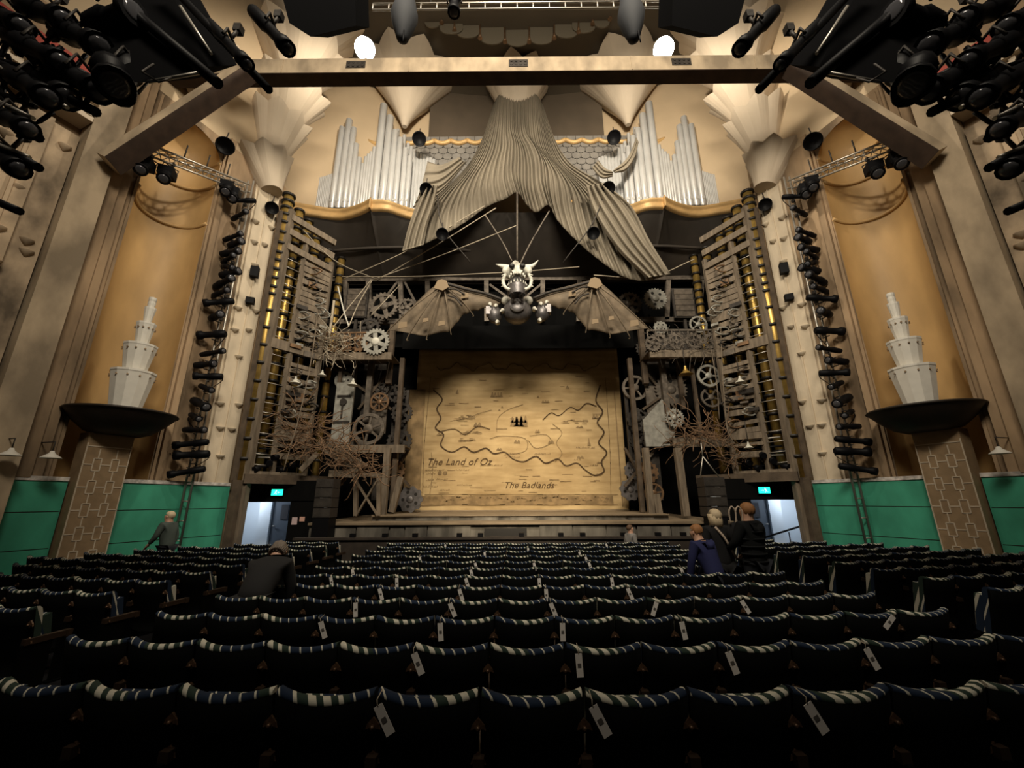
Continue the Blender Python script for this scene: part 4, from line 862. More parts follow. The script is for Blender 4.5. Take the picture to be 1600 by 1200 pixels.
swag('tied_corner', sp([(935, 250), (945, 262), (958, 268)]), sp([(925, 262), (940, 278), (957, 276)]), 14.0, 'v', .05, 24, 3)
# ropes and rods
def rope(pts, r, label, matn='rope', name='rope', cat='rope'):
    P_ = smooth_path([at(*p) for p in pts], 6) if len(pts) > 2 else [at(*p) for p in pts]
    return tag(MB().tube(P_, r, 6).build(name, M[matn]), label, cat, 'ropes rigged over the stage')
rope([(528, 440, 15.9), (640, 390, 14.5), (757, 322, 13.6)], .022, 'pale rope along the drape hem, upper one on the left')
rope([(590, 438, 15.9), (690, 378, 14.3), (775, 325, 13.6)], .022, 'pale rope along the drape hem, lower one on the left')
rope([(583, 437, 15.6), (700, 395, 14.6), (808, 352, 13.9)], .02, 'thin rope rising from the left frame to the middle rod')
rope([(500, 432, 15.9), (640, 432, 14.8), (785, 426, 13.7)], .016, 'level wire from the left frame to the horned head')
rope([(455, 338, 12.9), (520, 405, 14.0), (590, 437, 15.9)], .016, 'thin wire sagging from left pilaster down to the frame')
rope([(832, 423, 13.7), (905, 417, 13.8)], .016, 'short level wire from the horned head to the right wing')
rope([(928, 430, 14.0), (1015, 433, 14.3), (1085, 405, 13.8)], .018, 'slack rope swinging from the drape to the right columns')
rope([(683, 305, 13.7), (692, 355, 13.4), (735, 410, 13.9)], .024, 'dark strut rope hanging left of the drape arch', 'irondk')
rope([(758, 336, 13.6), (785, 378, 13.6), (800, 408, 13.5)], .026, 'slanting rod left of the middle rod, above the horned head', 'iron', 'rod', 'rod')
rope([(808, 300, 13.6), (808, 415, 13.5)], .035, 'straight middle rod above the horned head', 'iron', 'rod', 'rod')
rope([(858, 330, 13.6), (830, 378, 13.6), (813, 412, 13.5)], .03, 'slanting rod right of the middle rod, above the horned head', 'iron', 'rod', 'rod')
rope([(943, 305, 13.7), (925, 350, 13.4), (880, 410, 13.9)], .024, 'dark strut rope hanging right of the drape arch', 'irondk')
rope([(580, 437, 15.9), (545, 480, 15.2), (520, 512, 14.4)], .02, 'rope slanting down from the frame to the left balcony, outer')
rope([(582, 437, 15.9), (560, 475, 15.3), (545, 510, 14.4)], .02, 'rope slanting down from the frame to the left balcony, inner')
rope([(625, 445, 15.9), (580, 493, 15.2)], .02, 'rope crossing in front of the left rusty gear')
rope([(505, 440, 14.6), (499, 460, 14.2), (490, 540, 13.2), (470, 640, 12.9), (443, 735, 12.7)], .018, 'long hoist rope down the left screen to the exit lintel', 'timber')
rope([(528, 448, 14.6), (537, 485, 14.4), (545, 510, 14.3)], .03, 'pale slanting hoist bar above the left balcony', 'bone')
rope([(522, 470, 14.4), (518, 500, 14.3), (514, 525, 14.2)], .05, 'straw rope bundle dangling over the left balcony', 'rope')
rope([(1125, 470, 14.2), (1128, 560, 13.6), (1135, 660, 13.0), (1145, 690, 12.9)], .016, 'long rope down the inner edge of the right screen', 'timber')
rope([(1110, 540, 14.3), (1120, 600, 13.9), (1124, 655, 13.8)], .016, 'rope dropping from the right balcony to the lower one', 'timber')

# ------------------------------------------------------------------ winged mechanical beast over the opening
DY = 13.5
t = thing('winged_beast', at(808, 495, DY), 'bone-headed grey metal winged beast with spread cloth wings over the stage', 'sculpture')
D = lambda px, py, dy=0.0: at(px, py, DY + dy)
def ell(m, c, rx, ry, rz, n=14, k=9):
    c = Vector(c); m.grid(lambda u, v: c + Vector((rx * math.cos(2 * PI * u) * math.sin(PI * v), ry * math.sin(2 * PI * u) * math.sin(PI * v), rz * math.cos(PI * v))), n, k)
for sd in (-1, 1):
    X = (lambda px: px) if sd < 0 else (lambda px: 1616 - px + 4)
    wp = lambda px, py, dy=0.0: D(X(px), py - (3 if sd > 0 else 0), dy)
    lead = sp([(790, 468), (765, 458), (730, 449), (700, 441), (690, 440), (672, 452), (645, 478), (622, 502), (607, 516)], 5)
    trail = sp([(770, 482), (752, 484), (738, 488), (726, 492), (716, 502), (705, 516), (688, 522), (650, 525), (607, 516)], 5)
    w_ = t
    m = MB()
    def wf(u, v):
        a, b_ = polyat(lead, u), polyat(trail, u); x, y = lerp(a[0], b_[0], v), lerp(a[1], b_[1], v)
        sc = 3.0 * abs(math.sin(u * PI * 6)) * v ** 3
        return wp(x, y - sc, -.25 * math.sin(PI * v) * math.sin(PI * min(1, u * 1.2)) + .35 * u)
    m.sheet(wf, 60, 14, .03); wo = m.build('wing', M['wing'], t)
    for k, (tx, ty) in enumerate(((738, 490), (704, 518), (667, 526), (637, 527), (607, 516))):
        m = MB(); pts = [wp(693, 444, -.06), wp(lerp(693, tx, .5), lerp(444, ty, .5) - 4, -.24), wp(tx, ty, -.05 + .2), wp(tx + 1, ty + 5, .15)]; m.tube(smooth_path(pts, 4), [.028] * 4 + [.024] * 4 + [.018] * 4 + [.006], 6); m.build('wing_rib', M['wing'], wo)
    m = MB(); m.tube(smooth_path([wp(789, 470, -.1), wp(760, 459, -.12), wp(728, 452, -.1), wp(697, 443, -.1), wp(686, 441, -.1)], 4), .055, 8); m.build('wing_arm', M['irondk'], wo)
    m = MB(); m.tube(smooth_path([wp(726, 460, -.28), wp(712, 452, -.25), wp(699, 452, -.2)], 4), .03, 6); m.tube(smooth_path([wp(722, 478, -.3), wp(712, 466, -.3), wp(700, 462, -.2)], 4), .03, 6); m.build('wing_sinew', M['irondk'], wo)
    m = MB(); m.prism([(-.28, -.1), (.05, -.2), (.26, -.06), (.18, .18), (0, .26), (-.16, .2)], wp(690, 446, -.28), (1, 0, 0), (0, 0, 1), -.05); m.build('shoulder_plate', M['patch'], wo)
    for (px, py, a) in ((629, 508, .16), (690, 505, .12), (726, 462, .14), (665, 500, .10)):
        m = MB(); m.prism([(-a, -a * .7), (a, -a * .6), (a * .9, a * .7), (-a * .8, a * .8)], wp(px, py, -.22), (1, 0, .15), (0, 0, 1), -.02); m.build('patch', M['patch'], wo)
    # claws
    c = wp(773, 492, -.2); m = MB(); ell(m, c, .26, .26, .32); m.box(c + Vector((-.2 * -sd, -.05, .1)), (.2, .3, .3)); m.build('claw_housing', M['gunmetal'], t)
    for (dx, dz) in ((-.28, .1), (-.05, .28), (.16, .34), (-.1, -.34)):
        q = c + Vector((dx * -sd * -1, -.18, dz)); m = MB(); m.tube([q + Vector((0, .12, 0)), q, q + Vector((dx * .3 * sd * -1, -.12, -.12))], [.09, .07, .015], 8); m.build('claw', M['bone'], t)
m = MB(); c = D(808, 487, -.1); ell(m, c, .52, .5, .46, 22, 14); m.build('belly', M['gunmetal'], t)
m = MB(); m.tube([c + Vector((.24 * math.cos(a), -.47, -.02 + .20 * math.sin(a))) for a in [PI * 1.1 + i * PI * .8 / 10 for i in range(11)]], .03, 6); m.tube([c + Vector((.5 * math.cos(a), -.12, .33 + .06 * math.sin(a))) for a in [i * PI / 8 for i in range(17)]], .04, 6); m.build('belly_seam', M['irondk'], t)
for dx in (-.40, .40): m = MB(); ell(m, c + Vector((dx, -.18, .34)), .16, .16, .16); m.build('shoulder_boss', M['bone'], t)
m = MB(); m.tube(smooth_path([D(808, 478, .3), D(808, 462, .1), D(808, 452, -.3)], 4), .24, 12); m.build('neck', M['gunmetal'], t)
h = D(808, 433, -.55)
m = MB()
m.grid(lambda u, v: h + Vector((lerp(.17, .36, math.sin(PI * min(1, v * 1.25)) ** .8) * math.cos(2 * PI * u), lerp(.36, .20, v) * math.sin(2 * PI * u), lerp(.30, -.12, v) + .05 * math.cos(2 * PI * u * 3))), 24, 10)
m.add([h + Vector((.2 * math.cos(2 * PI * k / 12), .36 * math.sin(2 * PI * k / 12), .28)) for k in range(12)], [tuple(range(12))])
m.prism([(-.22, .05), (.22, .05), (.14, -.14), (.07, -.2), (-.07, -.2), (-.14, -.14)], h + Vector((0, -.34, .12)), (1, 0, 0), (0, 0, 1), -.14); m.build('skull', M['bone'], t)
for sx in (-1, 1):
    m = MB(); ell(m, h + Vector((.15 * sx, -.40, .12)), .085, .07, .075); m.build('eye_socket', M['ringblk'], t)
    m = MB(); m.tube(smooth_path([h + Vector((.12 * sx, .05, .26)), h + Vector((.28 * sx, 0, .30)), h + Vector((.46 * sx, -.04, .34)), h + Vector((.62 * sx, -.08, .50 if sx > 0 else .38))], 4), [.11, .11, .10, .10, .10, .09, .08, .07, .06, .05, .035, .02, .01][:13], 8); m.build('horn', M['bone'], t)
    m = MB(); ell(m, h + Vector((.34 * sx, -.12, .14)), .09, .09, .13); m.build('ear_disc', M['bone'], t)
    m = MB(); m.tube(smooth_path([h + Vector((.33 * sx, -.1, .05)), h + Vector((.40 * sx, -.2, -.22)), h + Vector((.34 * sx, -.32, -.50)), h + Vector((.2 * sx, -.38, -.62))], 4), .05, 7)
    for k in range(5): m.tube([h + Vector((.39 * sx, -.2 - .02 * k, -.05 - .1 * k)), h + Vector((.45 * sx, -.22 - .02 * k, -.07 - .1 * k))], [.03, .006], 5)
    m.build('jaw_arm', M['bone'], t)
m = MB(); m.grid(lambda u, v: h + Vector((lerp(.30, .26, v) * math.cos(PI * u), -.12 - .36 * math.sin(PI * u), lerp(-.42, -.72, v))), 14, 4); m.build('lower_jaw', M['gunmetal'], t)
m = MB(); ell(m, h + Vector((0, -.2, -.30)), .24, .18, .2); m.build('mouth', M['ringblk'], t)
m = MB()
for k in range(9): a = PI * (k + .5) / 9; q = h + Vector((.27 * math.cos(a), -.13 - .34 * math.sin(a), -.42)); m.tube([q, q + Vector((0, 0, .1))], [.03, .004], 5)
for k in range(7): a = PI * (k + .5) / 7; q = h + Vector((.22 * math.cos(a), -.2 - .28 * math.sin(a), -.10)); m.tube([q, q - Vector((0, 0, .1))], [.03, .004], 5)
m.build('teeth', M['bone'], t)

HEADPARTS = ('skull', 'eye_socket', 'horn', 'ear_disc', 'jaw_arm', 'lower_jaw', 'mouth', 'teeth')
for ch in t.children:
    if ch.name.split('.')[0] in HEADPARTS:
        hl = h - t.location
        for v in ch.data.vertices: v.co = hl + (v.co - hl) * 1.22

# ------------------------------------------------------------------ niche statues: frosted tiers on a dark bowl and an inlaid pedestal; green hoarding
UB, OB = 3.02, 0.42
for sd in (-1, 1):
    s = -sd; side = SIDE[sd]; c = W(UB, 0, OB)
    t = thing('tiered_tower_lamp', (c.x * s, c.y, 3.98), f'white frosted tower of stacked tapering cups in the {side} gold niche', 'lamp', 'white tiered towers in the niches')
    for k, (z0, z1, r0, r1) in enumerate(((3.98, 5.02, .30, .44), (5.0, 5.74, .23, .335), (5.70, 6.34, .125, .20), (6.30, 6.78, .075, .12), (6.74, 6.94, .065, .085), (6.90, 7.06, .06, .085))):
        m = MB(s); m.lathe([(r0, z0), (r1, z1 - .07), (r1 * 1.03, z1 - .05), (r1 * 1.03, z1), (r1 * .5, z1 + .02)], (c.x, c.y, 0), n=12, smooth=False); e = m.build('cup', M['white'], t)
        if k < 3:
            m = MB(s)
            for q in range(12): a = 2 * PI * q / 12; m.lathe([(.022, 0), (.02, .02)], (c.x + math.cos(a) * (r1 * .985), c.y + math.sin(a) * (r1 * .985), z1 - .16), (math.cos(a), math.sin(a), 0), 6)
            m.build('rivet', M['stone_dk'], e)
    t = thing('wall_bowl', (c.x * s, c.y, 3.42), f'dark brown shallow bowl ledge carrying the {side} white tower', 'ledge', 'dark bowls in front of the niches')
    m = MB(s); m.lathe([(.42, 3.42), (.62, 3.50), (.86, 3.72), (1.03, 3.92), (1.05, 3.96), (1.05, 3.985), (.3, 3.99)], (c.x, c.y, 0), n=36); m.build('bowl', M['bowl'], t)
    m = MB(s); m.lathe([(1.055, 3.93), (1.08, 3.95), (1.055, 3.98)], (c.x, c.y, 0), n=36, cap=False); m.build('rim', M['bowl'], t)
    c2 = W(3.1, 0, .22); t = thing('inlaid_pedestal', (c2.x * s, c2.y, 0), f'brown pedestal pier with pale linked-rectangle inlay under the {side} bowl', 'pedestal', 'inlaid pedestals under the bowls')
    m = MB(s); wbox(m, 2.68, 3.53, 0, 3.44, .002, .42); m.build('shaft', M['tilecol'], t)
    m = MB(s)
    def il(u0, z0, u1, z1, w_=.022): m.bar(W(u0, z0, .425), W(u1, z1, .425), w_, .012, up=(math.cos(WB), -math.sin(WB), 0))
    il(2.695, 0, 2.695, 3.2); il(3.515, 0, 3.515, 3.2); il(2.69, 3.13, 3.52, 3.13)
    for r in range(6):
        z = 2.72 - r * .50
        for uu in (2.94, 3.27):
            for (a, b_) in (((-.07, -.14), (-.07, .14)), ((.07, -.14), (.07, .14)), ((-.07, .14), (.07, .14)), ((-.07, -.14), (.07, -.14)), ((0, .14), (0, .36))): il(uu + a[0], z + a[1], uu + b_[0], z + b_[1])
        il(2.69, z, 2.87, z); il(3.01, z, 3.20, z); il(3.34, z, 3.52, z)
    m.build('inlay', M['tileline'], t)
    for (u0, u1, lb) in ((-.05, 2.62, 'between the pedestal and the stage'), (3.58, 4.44, 'between the pedestal and the portal post')):
        p = W((u0 + u1) / 2, 0, .04); t = thing('green_hoarding', (p.x * s, p.y, 0), f'green painted hoarding panel {lb}, {side} wall', 'hoarding', 'green hoarding along the side walls')
        m = MB(s); wbox(m, u0, u1, 0, 2.34, .15, .20); m.build('panel', M['green'], t)
        m = MB(s); wbox(m, u0, u1, 2.34, 2.43, .145, .225); m.build('coping', M['coping'], t)
        m = MB(s)
        for z in (.95, 1.70): wbox(m, u0 + .02, u1 - .02, z - .008, z + .008, .20, .204)
        m.build('seam', M['ringblk'], t)
    # side sconces on a thin wire
for k, (px, py, sd, lb) in enumerate(((15, 712, -1, 'pale conical lamp shade by the left portal post, outer of the pair'), (79, 716, -1, 'pale conical lamp shade by the left portal post, inner of the pair'), (1563, 709, 1, 'pale conical lamp shade by the right portal post'))):
    o = .75; a = W(0, 0, o); n_ = Vector((math.cos(WB), -math.sin(WB), 0))
    if sd > 0: a = Vector((-a.x, a.y, 0)); n_ = Vector((-n_.x, n_.y, 0))
    r_ = ray(px, py); c = CAM + r_ * ((a - CAM).dot(n_) / r_.dot(n_)); t = thing('conical_lamp', c, lb, 'lamp', 'conical lamp shades on the side walls')
    m = MB(); m.lathe([(.17, 0), (.165, .012), (.05, .10), (.03, .15), (.0, .155)], c, n=18); m.build('shade', M['white'], t)
    m = MB(); m.tube([c + Vector((0, 0, .14)), c + Vector((0, 0, .34)), c + Vector((0, 0, .36)) - n_ * .68], .012, 6); m.build('bracket', M['irondk'], t)
    m = MB(); m.lathe([(.035, 0), (.035, .04)], c + Vector((0, 0, .36)) - n_ * .70, n_, 10); m.build('wall_rose', M['irondk'], t)

# ------------------------------------------------------------------ lighting booms, trusses, overhead rig
def barrel(t, c, d, L_, r, s=1, lens=True):
    c, d = Vector(c), Vector(d).normalized()
    m = MB(s); m.lathe([(r * .55, -L_ * .5), (r * .85, -L_ * .46), (r * .95, -L_ * .12), (r * .72, -L_ * .05), (r * .72, L_ * .3), (r, L_ * .36), (r, L_ * .5)], c, d, 12); m.build('body', M['fixture'], t)
    if lens: m = MB(s); m.lathe([(r * .86, L_ * .49), (r * .5, L_ * .515), (0, L_ * .52)], c, d, 12); m.build('lens', M['lens'], t)
def yoke(t, c, d, r, hook, s=1):
    c, d, hook = Vector(c), Vector(d).normalized(), Vector(hook); k = (hook - c)
    if k.length < .05: k = Vector((0, 0, .2))
    k.normalize(); a = d.cross(k)
    a = a.normalized() if a.length > .1 else Vector((1, 0, 0))
    m = MB(s); m.tube([c + a * r * 1.1, c + a * r * 1.1 + k * r * 1.8, c - a * r * 1.1 + k * r * 1.8, c - a * r * 1.1], .018, 5); m.tube([c + k * r * 1.8, hook], .022, 5); m.build('yoke', M['irondk'], t)
    m = MB(s); m.box(hook, (.08, .08, .10)); m.build('clamp', M['irondk'], t)
BOOMY = [322, 345, 378, 388, 402, 412, 424, 434, 448, 464, 478, 500, 528, 556, 574, 592, 610, 634, 654, 674, 695, 712, 738]
def boom_at(py):   # the pole leans on nothing: it is vertical, read at its own depth
    p = at(lerp(379, 309, (py - 315) / (745 - 315)), py, 11.45); return Vector((-9.06, 11.45, p.z))
for sd in (-1, 1):
    s = -sd; side = SIDE[sd]; rr = random.Random(40)
    t = thing('lighting_boom', (sd * 9.06, 11.45, 0), f'vertical ladder pipe carrying black stage lights by the {side} proscenium', 'stand', 'lighting boom pipes')
    for dx in (-.09, .09): m = MB(s); m.tube([(-9.06 + dx, 11.45, 0), (-9.06 + dx, 11.45, 12.35)], .03, 8); m.build('pole', M['steel'], t)
    for k in range(24): m = MB(s); m.tube([(-9.15, 11.45, .4 + k * .5), (-8.97, 11.45, .4 + k * .5)], .018, 5); m.build('rung', M['steel'], t)
    m = MB(s); m.box((-9.06, 11.45, .015), (.5, .5, .03)); m.build('base_plate', M['irondk'], t)
    for k, py in enumerate(BOOMY):
        b_ = boom_at(py); hz = Vector((rr.choice([-1, 1, 1, -1, 1]) * rr.uniform(.7, 1), -rr.uniform(.1, .5), rr.uniform(-.35, .15))).normalized()
        c = b_ + Vector((rr.uniform(-.06, .14), -.26, 0)); L_ = rr.uniform(.55, .85); r = rr.uniform(.085, .13)
        t = thing('stage_light', (c.x * s, c.y, c.z), f'black stage light {ORD[k + 1]} from the top of the {side} boom', 'stage light', f'stage lights on the {side} boom')
        barrel(t, c, hz, L_, r, s); yoke(t, c, hz, r, b_ + Vector((0, -.05, 0)), s)
        if k % 3 == 0: m = MB(s); m.tube(smooth_path([c - hz * L_ * .5, c - hz * L_ * .5 + Vector((-.08, .05, -.15)), b_ + Vector((-.1, .02, -.35)), b_ + Vector((-.07, 0, -.1))], 4), .012, 4); m.build('cable', M['fixture'], t)
    # truss arm along the wall from the boom head, over the niche
    a = Vector((-9.0, 11.35, 12.1)); e = onW(208, 243, .75); e.z = lerp(e.z, a.z, .3); d = (e - a)
    t = thing('truss_arm', a * 1 if s > 0 else (-a.x, a.y, a.z), f'aluminium truss arm reaching along the {side} wall in front of the niche', 'truss', 'truss arms in front of the niches')
    nn = Vector((d.y, -d.x, 0)).normalized()
    ch = [(0, 0), (.28, 0), (.14, -.26)]
    for (o, z) in ch: m = MB(s); m.tube([a + nn * o + Vector((0, 0, z)), e + nn * o + Vector((0, 0, z))], .03, 7); m.build('chord', M['steel'], t)
    m = MB(s); K = 14
    for k in range(K):
        for (i, j) in ((0, 1), (1, 2), (2, 0)):
            p = a + d * (k / K) + nn * ch[i][0] + Vector((0, 0, ch[i][1])); q = a + d * ((k + 1) / K) + nn * ch[j][0] + Vector((0, 0, ch[j][1])); m.tube([p, q], .014, 4)
    m.build('lacing', M['steel'], t)
    for k in range(4):
        f = .25 + .2 * k; m = MB(s); p = a + d * f; m.tube([p + Vector((0, 0, .0)), p + Vector((.02, 0, .45))], .02, 5); m.build('spigot', M['irondk'], t)
    for k, (px, py, dz) in enumerate(((238, 247, -.35), (268, 265, -.38), (362, 287, -.1), (376, 300, -.25))):
        f = (px - 213) / (392 - 213); b_ = e + (a - e) * f + nn * .14 + Vector((0, 0, -.26)); c = b_ + Vector((0, -.1, dz))
        t = thing('stage_light', (c.x * s, c.y, c.z), f'chunky black stage light {ORD[k + 1]} from the outer end of the {side} truss arm', 'stage light', f'stage lights under the {side} truss arm')
        m = MB(s); m.box(c, (.34, .34, .26), rz=.4); m.build('base_box', M['fixture'], t); dd = Vector((.3, -.4, -.7)); barrel(t, c + dd.normalized() * .28, dd, .42, .16, s); yoke(t, c, dd, .16, b_, s)
    # round black loudspeakers around the arch
    for k, (px, py, Y, r, lb) in enumerate(((352, 228, 11.6, .27, f'round black can speaker between the niche and the fans, {side}'), (425, 325, 12.35, .22, f'round black can speaker at the foot of the fans, {side}'), (655, 217, 14.2, .30, f'round black lantern in front of the grey tiles, {side}'), (666, 296, 13.5, .26, f'round black lantern on the drape edge, {side}'), (691, 366, 13.3, .24, f'round dark lantern low on the drape hem, {side}'))):
        c = onW(px, py, .42) if k < 2 else at(px, py, Y); d = (Vector((0, 2, 2)) - c).normalized(); t = thing('round_speaker', (c.x * s, c.y, c.z - r), lb, 'loudspeaker', 'round black cans around the arch')
        m = MB(s); m.lathe([(r * .6, -.35), (r * .9, -.3), (r, 0), (r * .9, .01), (r * .8, -.06), (0, -.08)], c, d, 22); m.build('can', M['fixture'], t)
        m = MB(s); m.tube([c - d * .2 + Vector((0, 0, r)), c - d * .2 + Vector((0, .05, r + .3))], .02, 5); m.tube([c - d * .2 + Vector((-r, 0, 0)), c - d * .2 + Vector((0, 0, r + .06)), c - d * .2 + Vector((r, 0, 0))], .018, 5); m.build('bracket', M['irondk'], t)
    for k, (py, xx) in enumerate(((425, 398), (470, 391))):
        c = onW(xx, py, .27); t = tag(MB(s).box(c, (.24, .2, .36 if k == 0 else .2), rz=.4).build('small_speaker', M['fixture']), f'small black box speaker on the {side} pilaster, {"upper" if k == 0 else "lower"} one', 'loudspeaker', 'small speakers on the pilasters')

# overhead rig in front of the circle: silhouettes at the top corners
def R(px, py, Y=3.4): return at(px, py, Y)
for sd in (-1, 1):
    side = SIDE[sd]; X = (lambda px: px) if sd < 0 else (lambda px: 1606 - px)
    Q = lambda px, py, Y=3.4: at(X(px), py, Y)
    t = thing('lighting_bridge', Q(60, 90), f'black pipe lighting bridge hung from the circle front, upper {side} corner', 'truss', 'lighting bridges at the top corners')
    for (a, b_, r) in (((-60, 12), (190, 150), .05), ((-60, 70), (150, 175), .05), ((-60, 150), (60, 215), .05), ((-40, 205), (60, 262), .045), ((-40, 300), (30, 330), .04), ((250, -40), (420, 140), .045), ((140, -40), (340, 130), .06)):
        m = MB(); m.tube([Q(*a), Q(*b_, 3.3)], r, 8); m.build('pipe', M['fixture'], t)
    for (a, b_) in (((20, 50), (-10, 110)), ((60, 70), (40, 130)), ((110, 110), (90, 150)), ((150, 130), (130, 170)), ((10, 120), (-5, 180))):
        m = MB(); m.tube([Q(*a), Q(*b_)], .025, 6); m.build('strut', M['fixture'], t)
    for (a, b_) in (((-20, 150), (52, 185)), ((60, 142), (105, 168)), ((-30, 215), (46, 246)), ((-20, 95), (30, 122))):
        m = MB(); m.tube([Q(*a, 3.3), Q(*b_, 3.3)], .022, 6); m.build('bright_tube', M['steel'], t)
    rr = random.Random(60)
    t2 = thing('cable_bundle', Q(40, 60, 3.5), f'black tangle of cables looped over the bridge pipes, upper {side} corner', 'cable', 'cable bundles of the bridges'); m = MB()
    for k in range(26):
        x0, y0 = rr.uniform(-40, 130), rr.uniform(0, 150); m.tube(smooth_path([Q(x0, y0, 3.45), Q(x0 + rr.uniform(10, 40), y0 + rr.uniform(10, 50), 3.35), Q(x0 + rr.uniform(40, 80), y0 + rr.uniform(5, 45), 3.4)], 5), rr.uniform(.012, .03), 5)
    m.build('cable', M['fixture'], t2)
    for k, (p, q, r) in enumerate((((150, 40), (205, 20), .16), ((95, 45), (150, 70), .14), ((40, 10), (95, 30), .13), ((-10, 20), (30, 40), .12), ((60, 120), (100, 150), .13), ((-20, 235), (25, 262), .10), ((205, 100), (185, 140), .15))):
        a, b_ = Q(*p, 3.45), Q(*q, 3.3); c = (a + b_) / 2; t2 = thing('stage_light', c, f'squat black lamp {ORD[k + 1]} in the dark cluster behind the big boxy light, upper {side}', 'stage light', f'dark lamp cluster, upper {side}'); barrel(t2, c, b_ - a, (b_ - a).length * 1.2, r); yoke(t2, c, b_ - a, r, c + Vector((0, .1, .4)))
    # the big slab-sided fixture
    c = Q(235, 62, 3.5); t = thing('moving_light', c, f'big black boxy moving light with bright edge rails, upper {side}', 'stage light', 'big black fixtures overhead')
    a = (Q(320, 100, 3.4) - Q(250, -20, 3.6)).normalized(); b_ = (Q(320, 100, 3.4) - Q(150, 130, 3.3)).normalized()
    m = MB(); pts = [Q(140, 20, 3.5), Q(258, -30, 3.7), Q(326, 104, 3.4), Q(252, 128, 3.3), Q(150, 130, 3.2)]
    up_ = Vector((0, .35, .5)); m.add(pts + [p + up_ for p in pts], [(0, 1, 2, 3, 4), (9, 8, 7, 6, 5)] + [(i, (i + 1) % 5, 5 + (i + 1) % 5, 5 + i) for i in range(5)]); m.build('housing', M['flag'], t)
    for (p, q) in (((282, 10), (330, 84)), ((232, 128), (322, 112))): m = MB(); m.tube([Q(*p, 3.3), Q(*q, 3.3)], .018, 6); m.build('edge_rail', M['steel'], t)
    m = MB(); m.tube([Q(240, 100, 3.25), Q(222, 112, 3.2), Q(248, 128, 3.2), Q(268, 122, 3.25)], .012, 5); m.build('cable', M['irondk'], t)
    barrel(t, Q(175, 118, 3.2), Q(185, 150, 3.0) - Q(165, 85, 3.3), .55, .17)
    for k, (p, q, L_, r, lb) in enumerate((((330, 40), (382, 96), .62, .075, 'long black profile light above the beam, next to the big boxy one'), ((398, 20), (446, 72), .60, .085, 'long black profile light second from the big boxy one'), ((20, 60), (90, 95), .5, .12, 'fat black wash light on the outer bridge, upper'), ((95, 110), (150, 140), .5, .13, 'fat black wash light on the outer bridge, middle'), ((-10, 175), (40, 200), .5, .10, 'black wash light on the outer bridge, lowest'), ((20, 118), (70, 150), .55, .12, 'black wash light tucked between the bridge pipes'))):
        a, b_ = Q(*p, 3.4), Q(*q, 3.2); c = (a + b_) / 2; t = thing('stage_light', c, f'{lb}, upper {side}', 'stage light', f'stage lights of the {side} bridge'); barrel(t, c, b_ - a, (b_ - a).length * 1.15, r); yoke(t, c, b_ - a, r, c + Vector((0, .1, .35)))
    for k, (pts, Y, lb) in enumerate((([(440, -10), (555, -10), (556, 40), (485, 57), (452, 36)], 3.6, 'matt black square flag box beside the flood lamp'),)):
        c = Q(500, 20, Y); P_ = [Q(a, b_, Y) for a, b_ in pts]; m = MB(); m.add(P_ + [p + up_ for p in P_], [(0, 1, 2, 3, 4), (9, 8, 7, 6, 5)] + [(i, (i + 1) % 5, 5 + (i + 1) % 5, 5 + i) for i in range(5)]); tag(m.build('flag_box', M['flag']), f'{lb}, upper {side}', 'stage light', 'black flag boxes overhead')
    # dark hanging lantern either side of the middle
    px = 632 if sd < 0 else 986; c = at(px, 25, 5.2); t = thing('cable_bag', c, f'dark bulging cable bag hanging under the ladder truss, {side} of centre', 'bag', 'dark cable bags')
    m = MB(); m.lathe([(.02, -.62), (.10, -.55), (.20, -.2), (.24, .0), (.19, .25), (.15, .5), (.15, .9)], c, n=14); m.build('bag', mat('grey_black_canvas_' + side, (.018, .020, .024), .8), t)
    m = MB(); m.tube([c + Vector((.05, -.1, -.5)), c + Vector((.06, -.12, -.8))], .012, 5); m.build('tail', M['fixture'], t)
c = at(710, 5, 5.0); t = thing('stage_light', c, 'small black downlight under the ladder truss, left of its middle', 'stage light'); barrel(t, c, (0, -.05, -1), .5, .11); yoke(t, c, (0, -.05, -1), .11, c + Vector((0, 0, .4)))
# ladder truss
t = thing('ladder_truss', at(808, 10, 5.4), 'pale horizontal ladder truss at the very top, above the beam', 'truss')
A0, A1 = at(583, 6, 5.4), at(1034, 6, 5.4); A1.z = A0.z
for dz in (0, -.16): m = MB(); m.tube([A0 + Vector((0, 0, dz)), A1 + Vector((0, 0, dz))], .018, 6); m.build('rail', M['steel'], t)
for k in range(19): p = A0.lerp(A1, k / 18); m = MB(); m.tube([p, p - Vector((0, 0, .16))], .012, 5); m.build('rung', M['steel'], t)
for f in (.2, .8): p = A0.lerp(A1, f); m = MB(); m.tube([p, p + Vector((0, 0, 2))], .012, 5); m.build('hanger', M['irondk'], t)
# petal ring light of the ceiling
t = thing('petal_ceiling_light', at(808, 30, 12.6), 'dim ring of scalloped glass petals on the ceiling, seen above the beam', 'light fitting')
pet = mat('dim_petal_glass', (0.17, .145, .105), .5)
CP = [(676, 34), (705, 44), (731, 50), (769, 60), (808, 63), (846, 60), (885, 50), (912, 42), (940, 34)]
for k, (px, py) in enumerate(CP):
    w_ = 13 if k in (0, 8) else 18; m = MB(); Y = 12.9 - .0025 * abs(px - 808)
    pp = [(-w_, -40), (-w_, 0)] + [(-w_ * math.cos(PI * i / 8), 9 * math.sin(PI * i / 8)) for i in range(1, 8)] + [(w_, 0), (w_, -40)]
    P_ = [at(px + a, py + b_, Y) for a, b_ in pp]; up2 = Vector((0, .06, .02)); n = len(P_); m.add(P_ + [p + up2 for p in P_], [tuple(range(n)), tuple(range(2 * n - 1, n - 1, -1))] + [(i, (i + 1) % n, n + (i + 1) % n, n + i) for i in range(n)]); m.build('petal', pet, t)
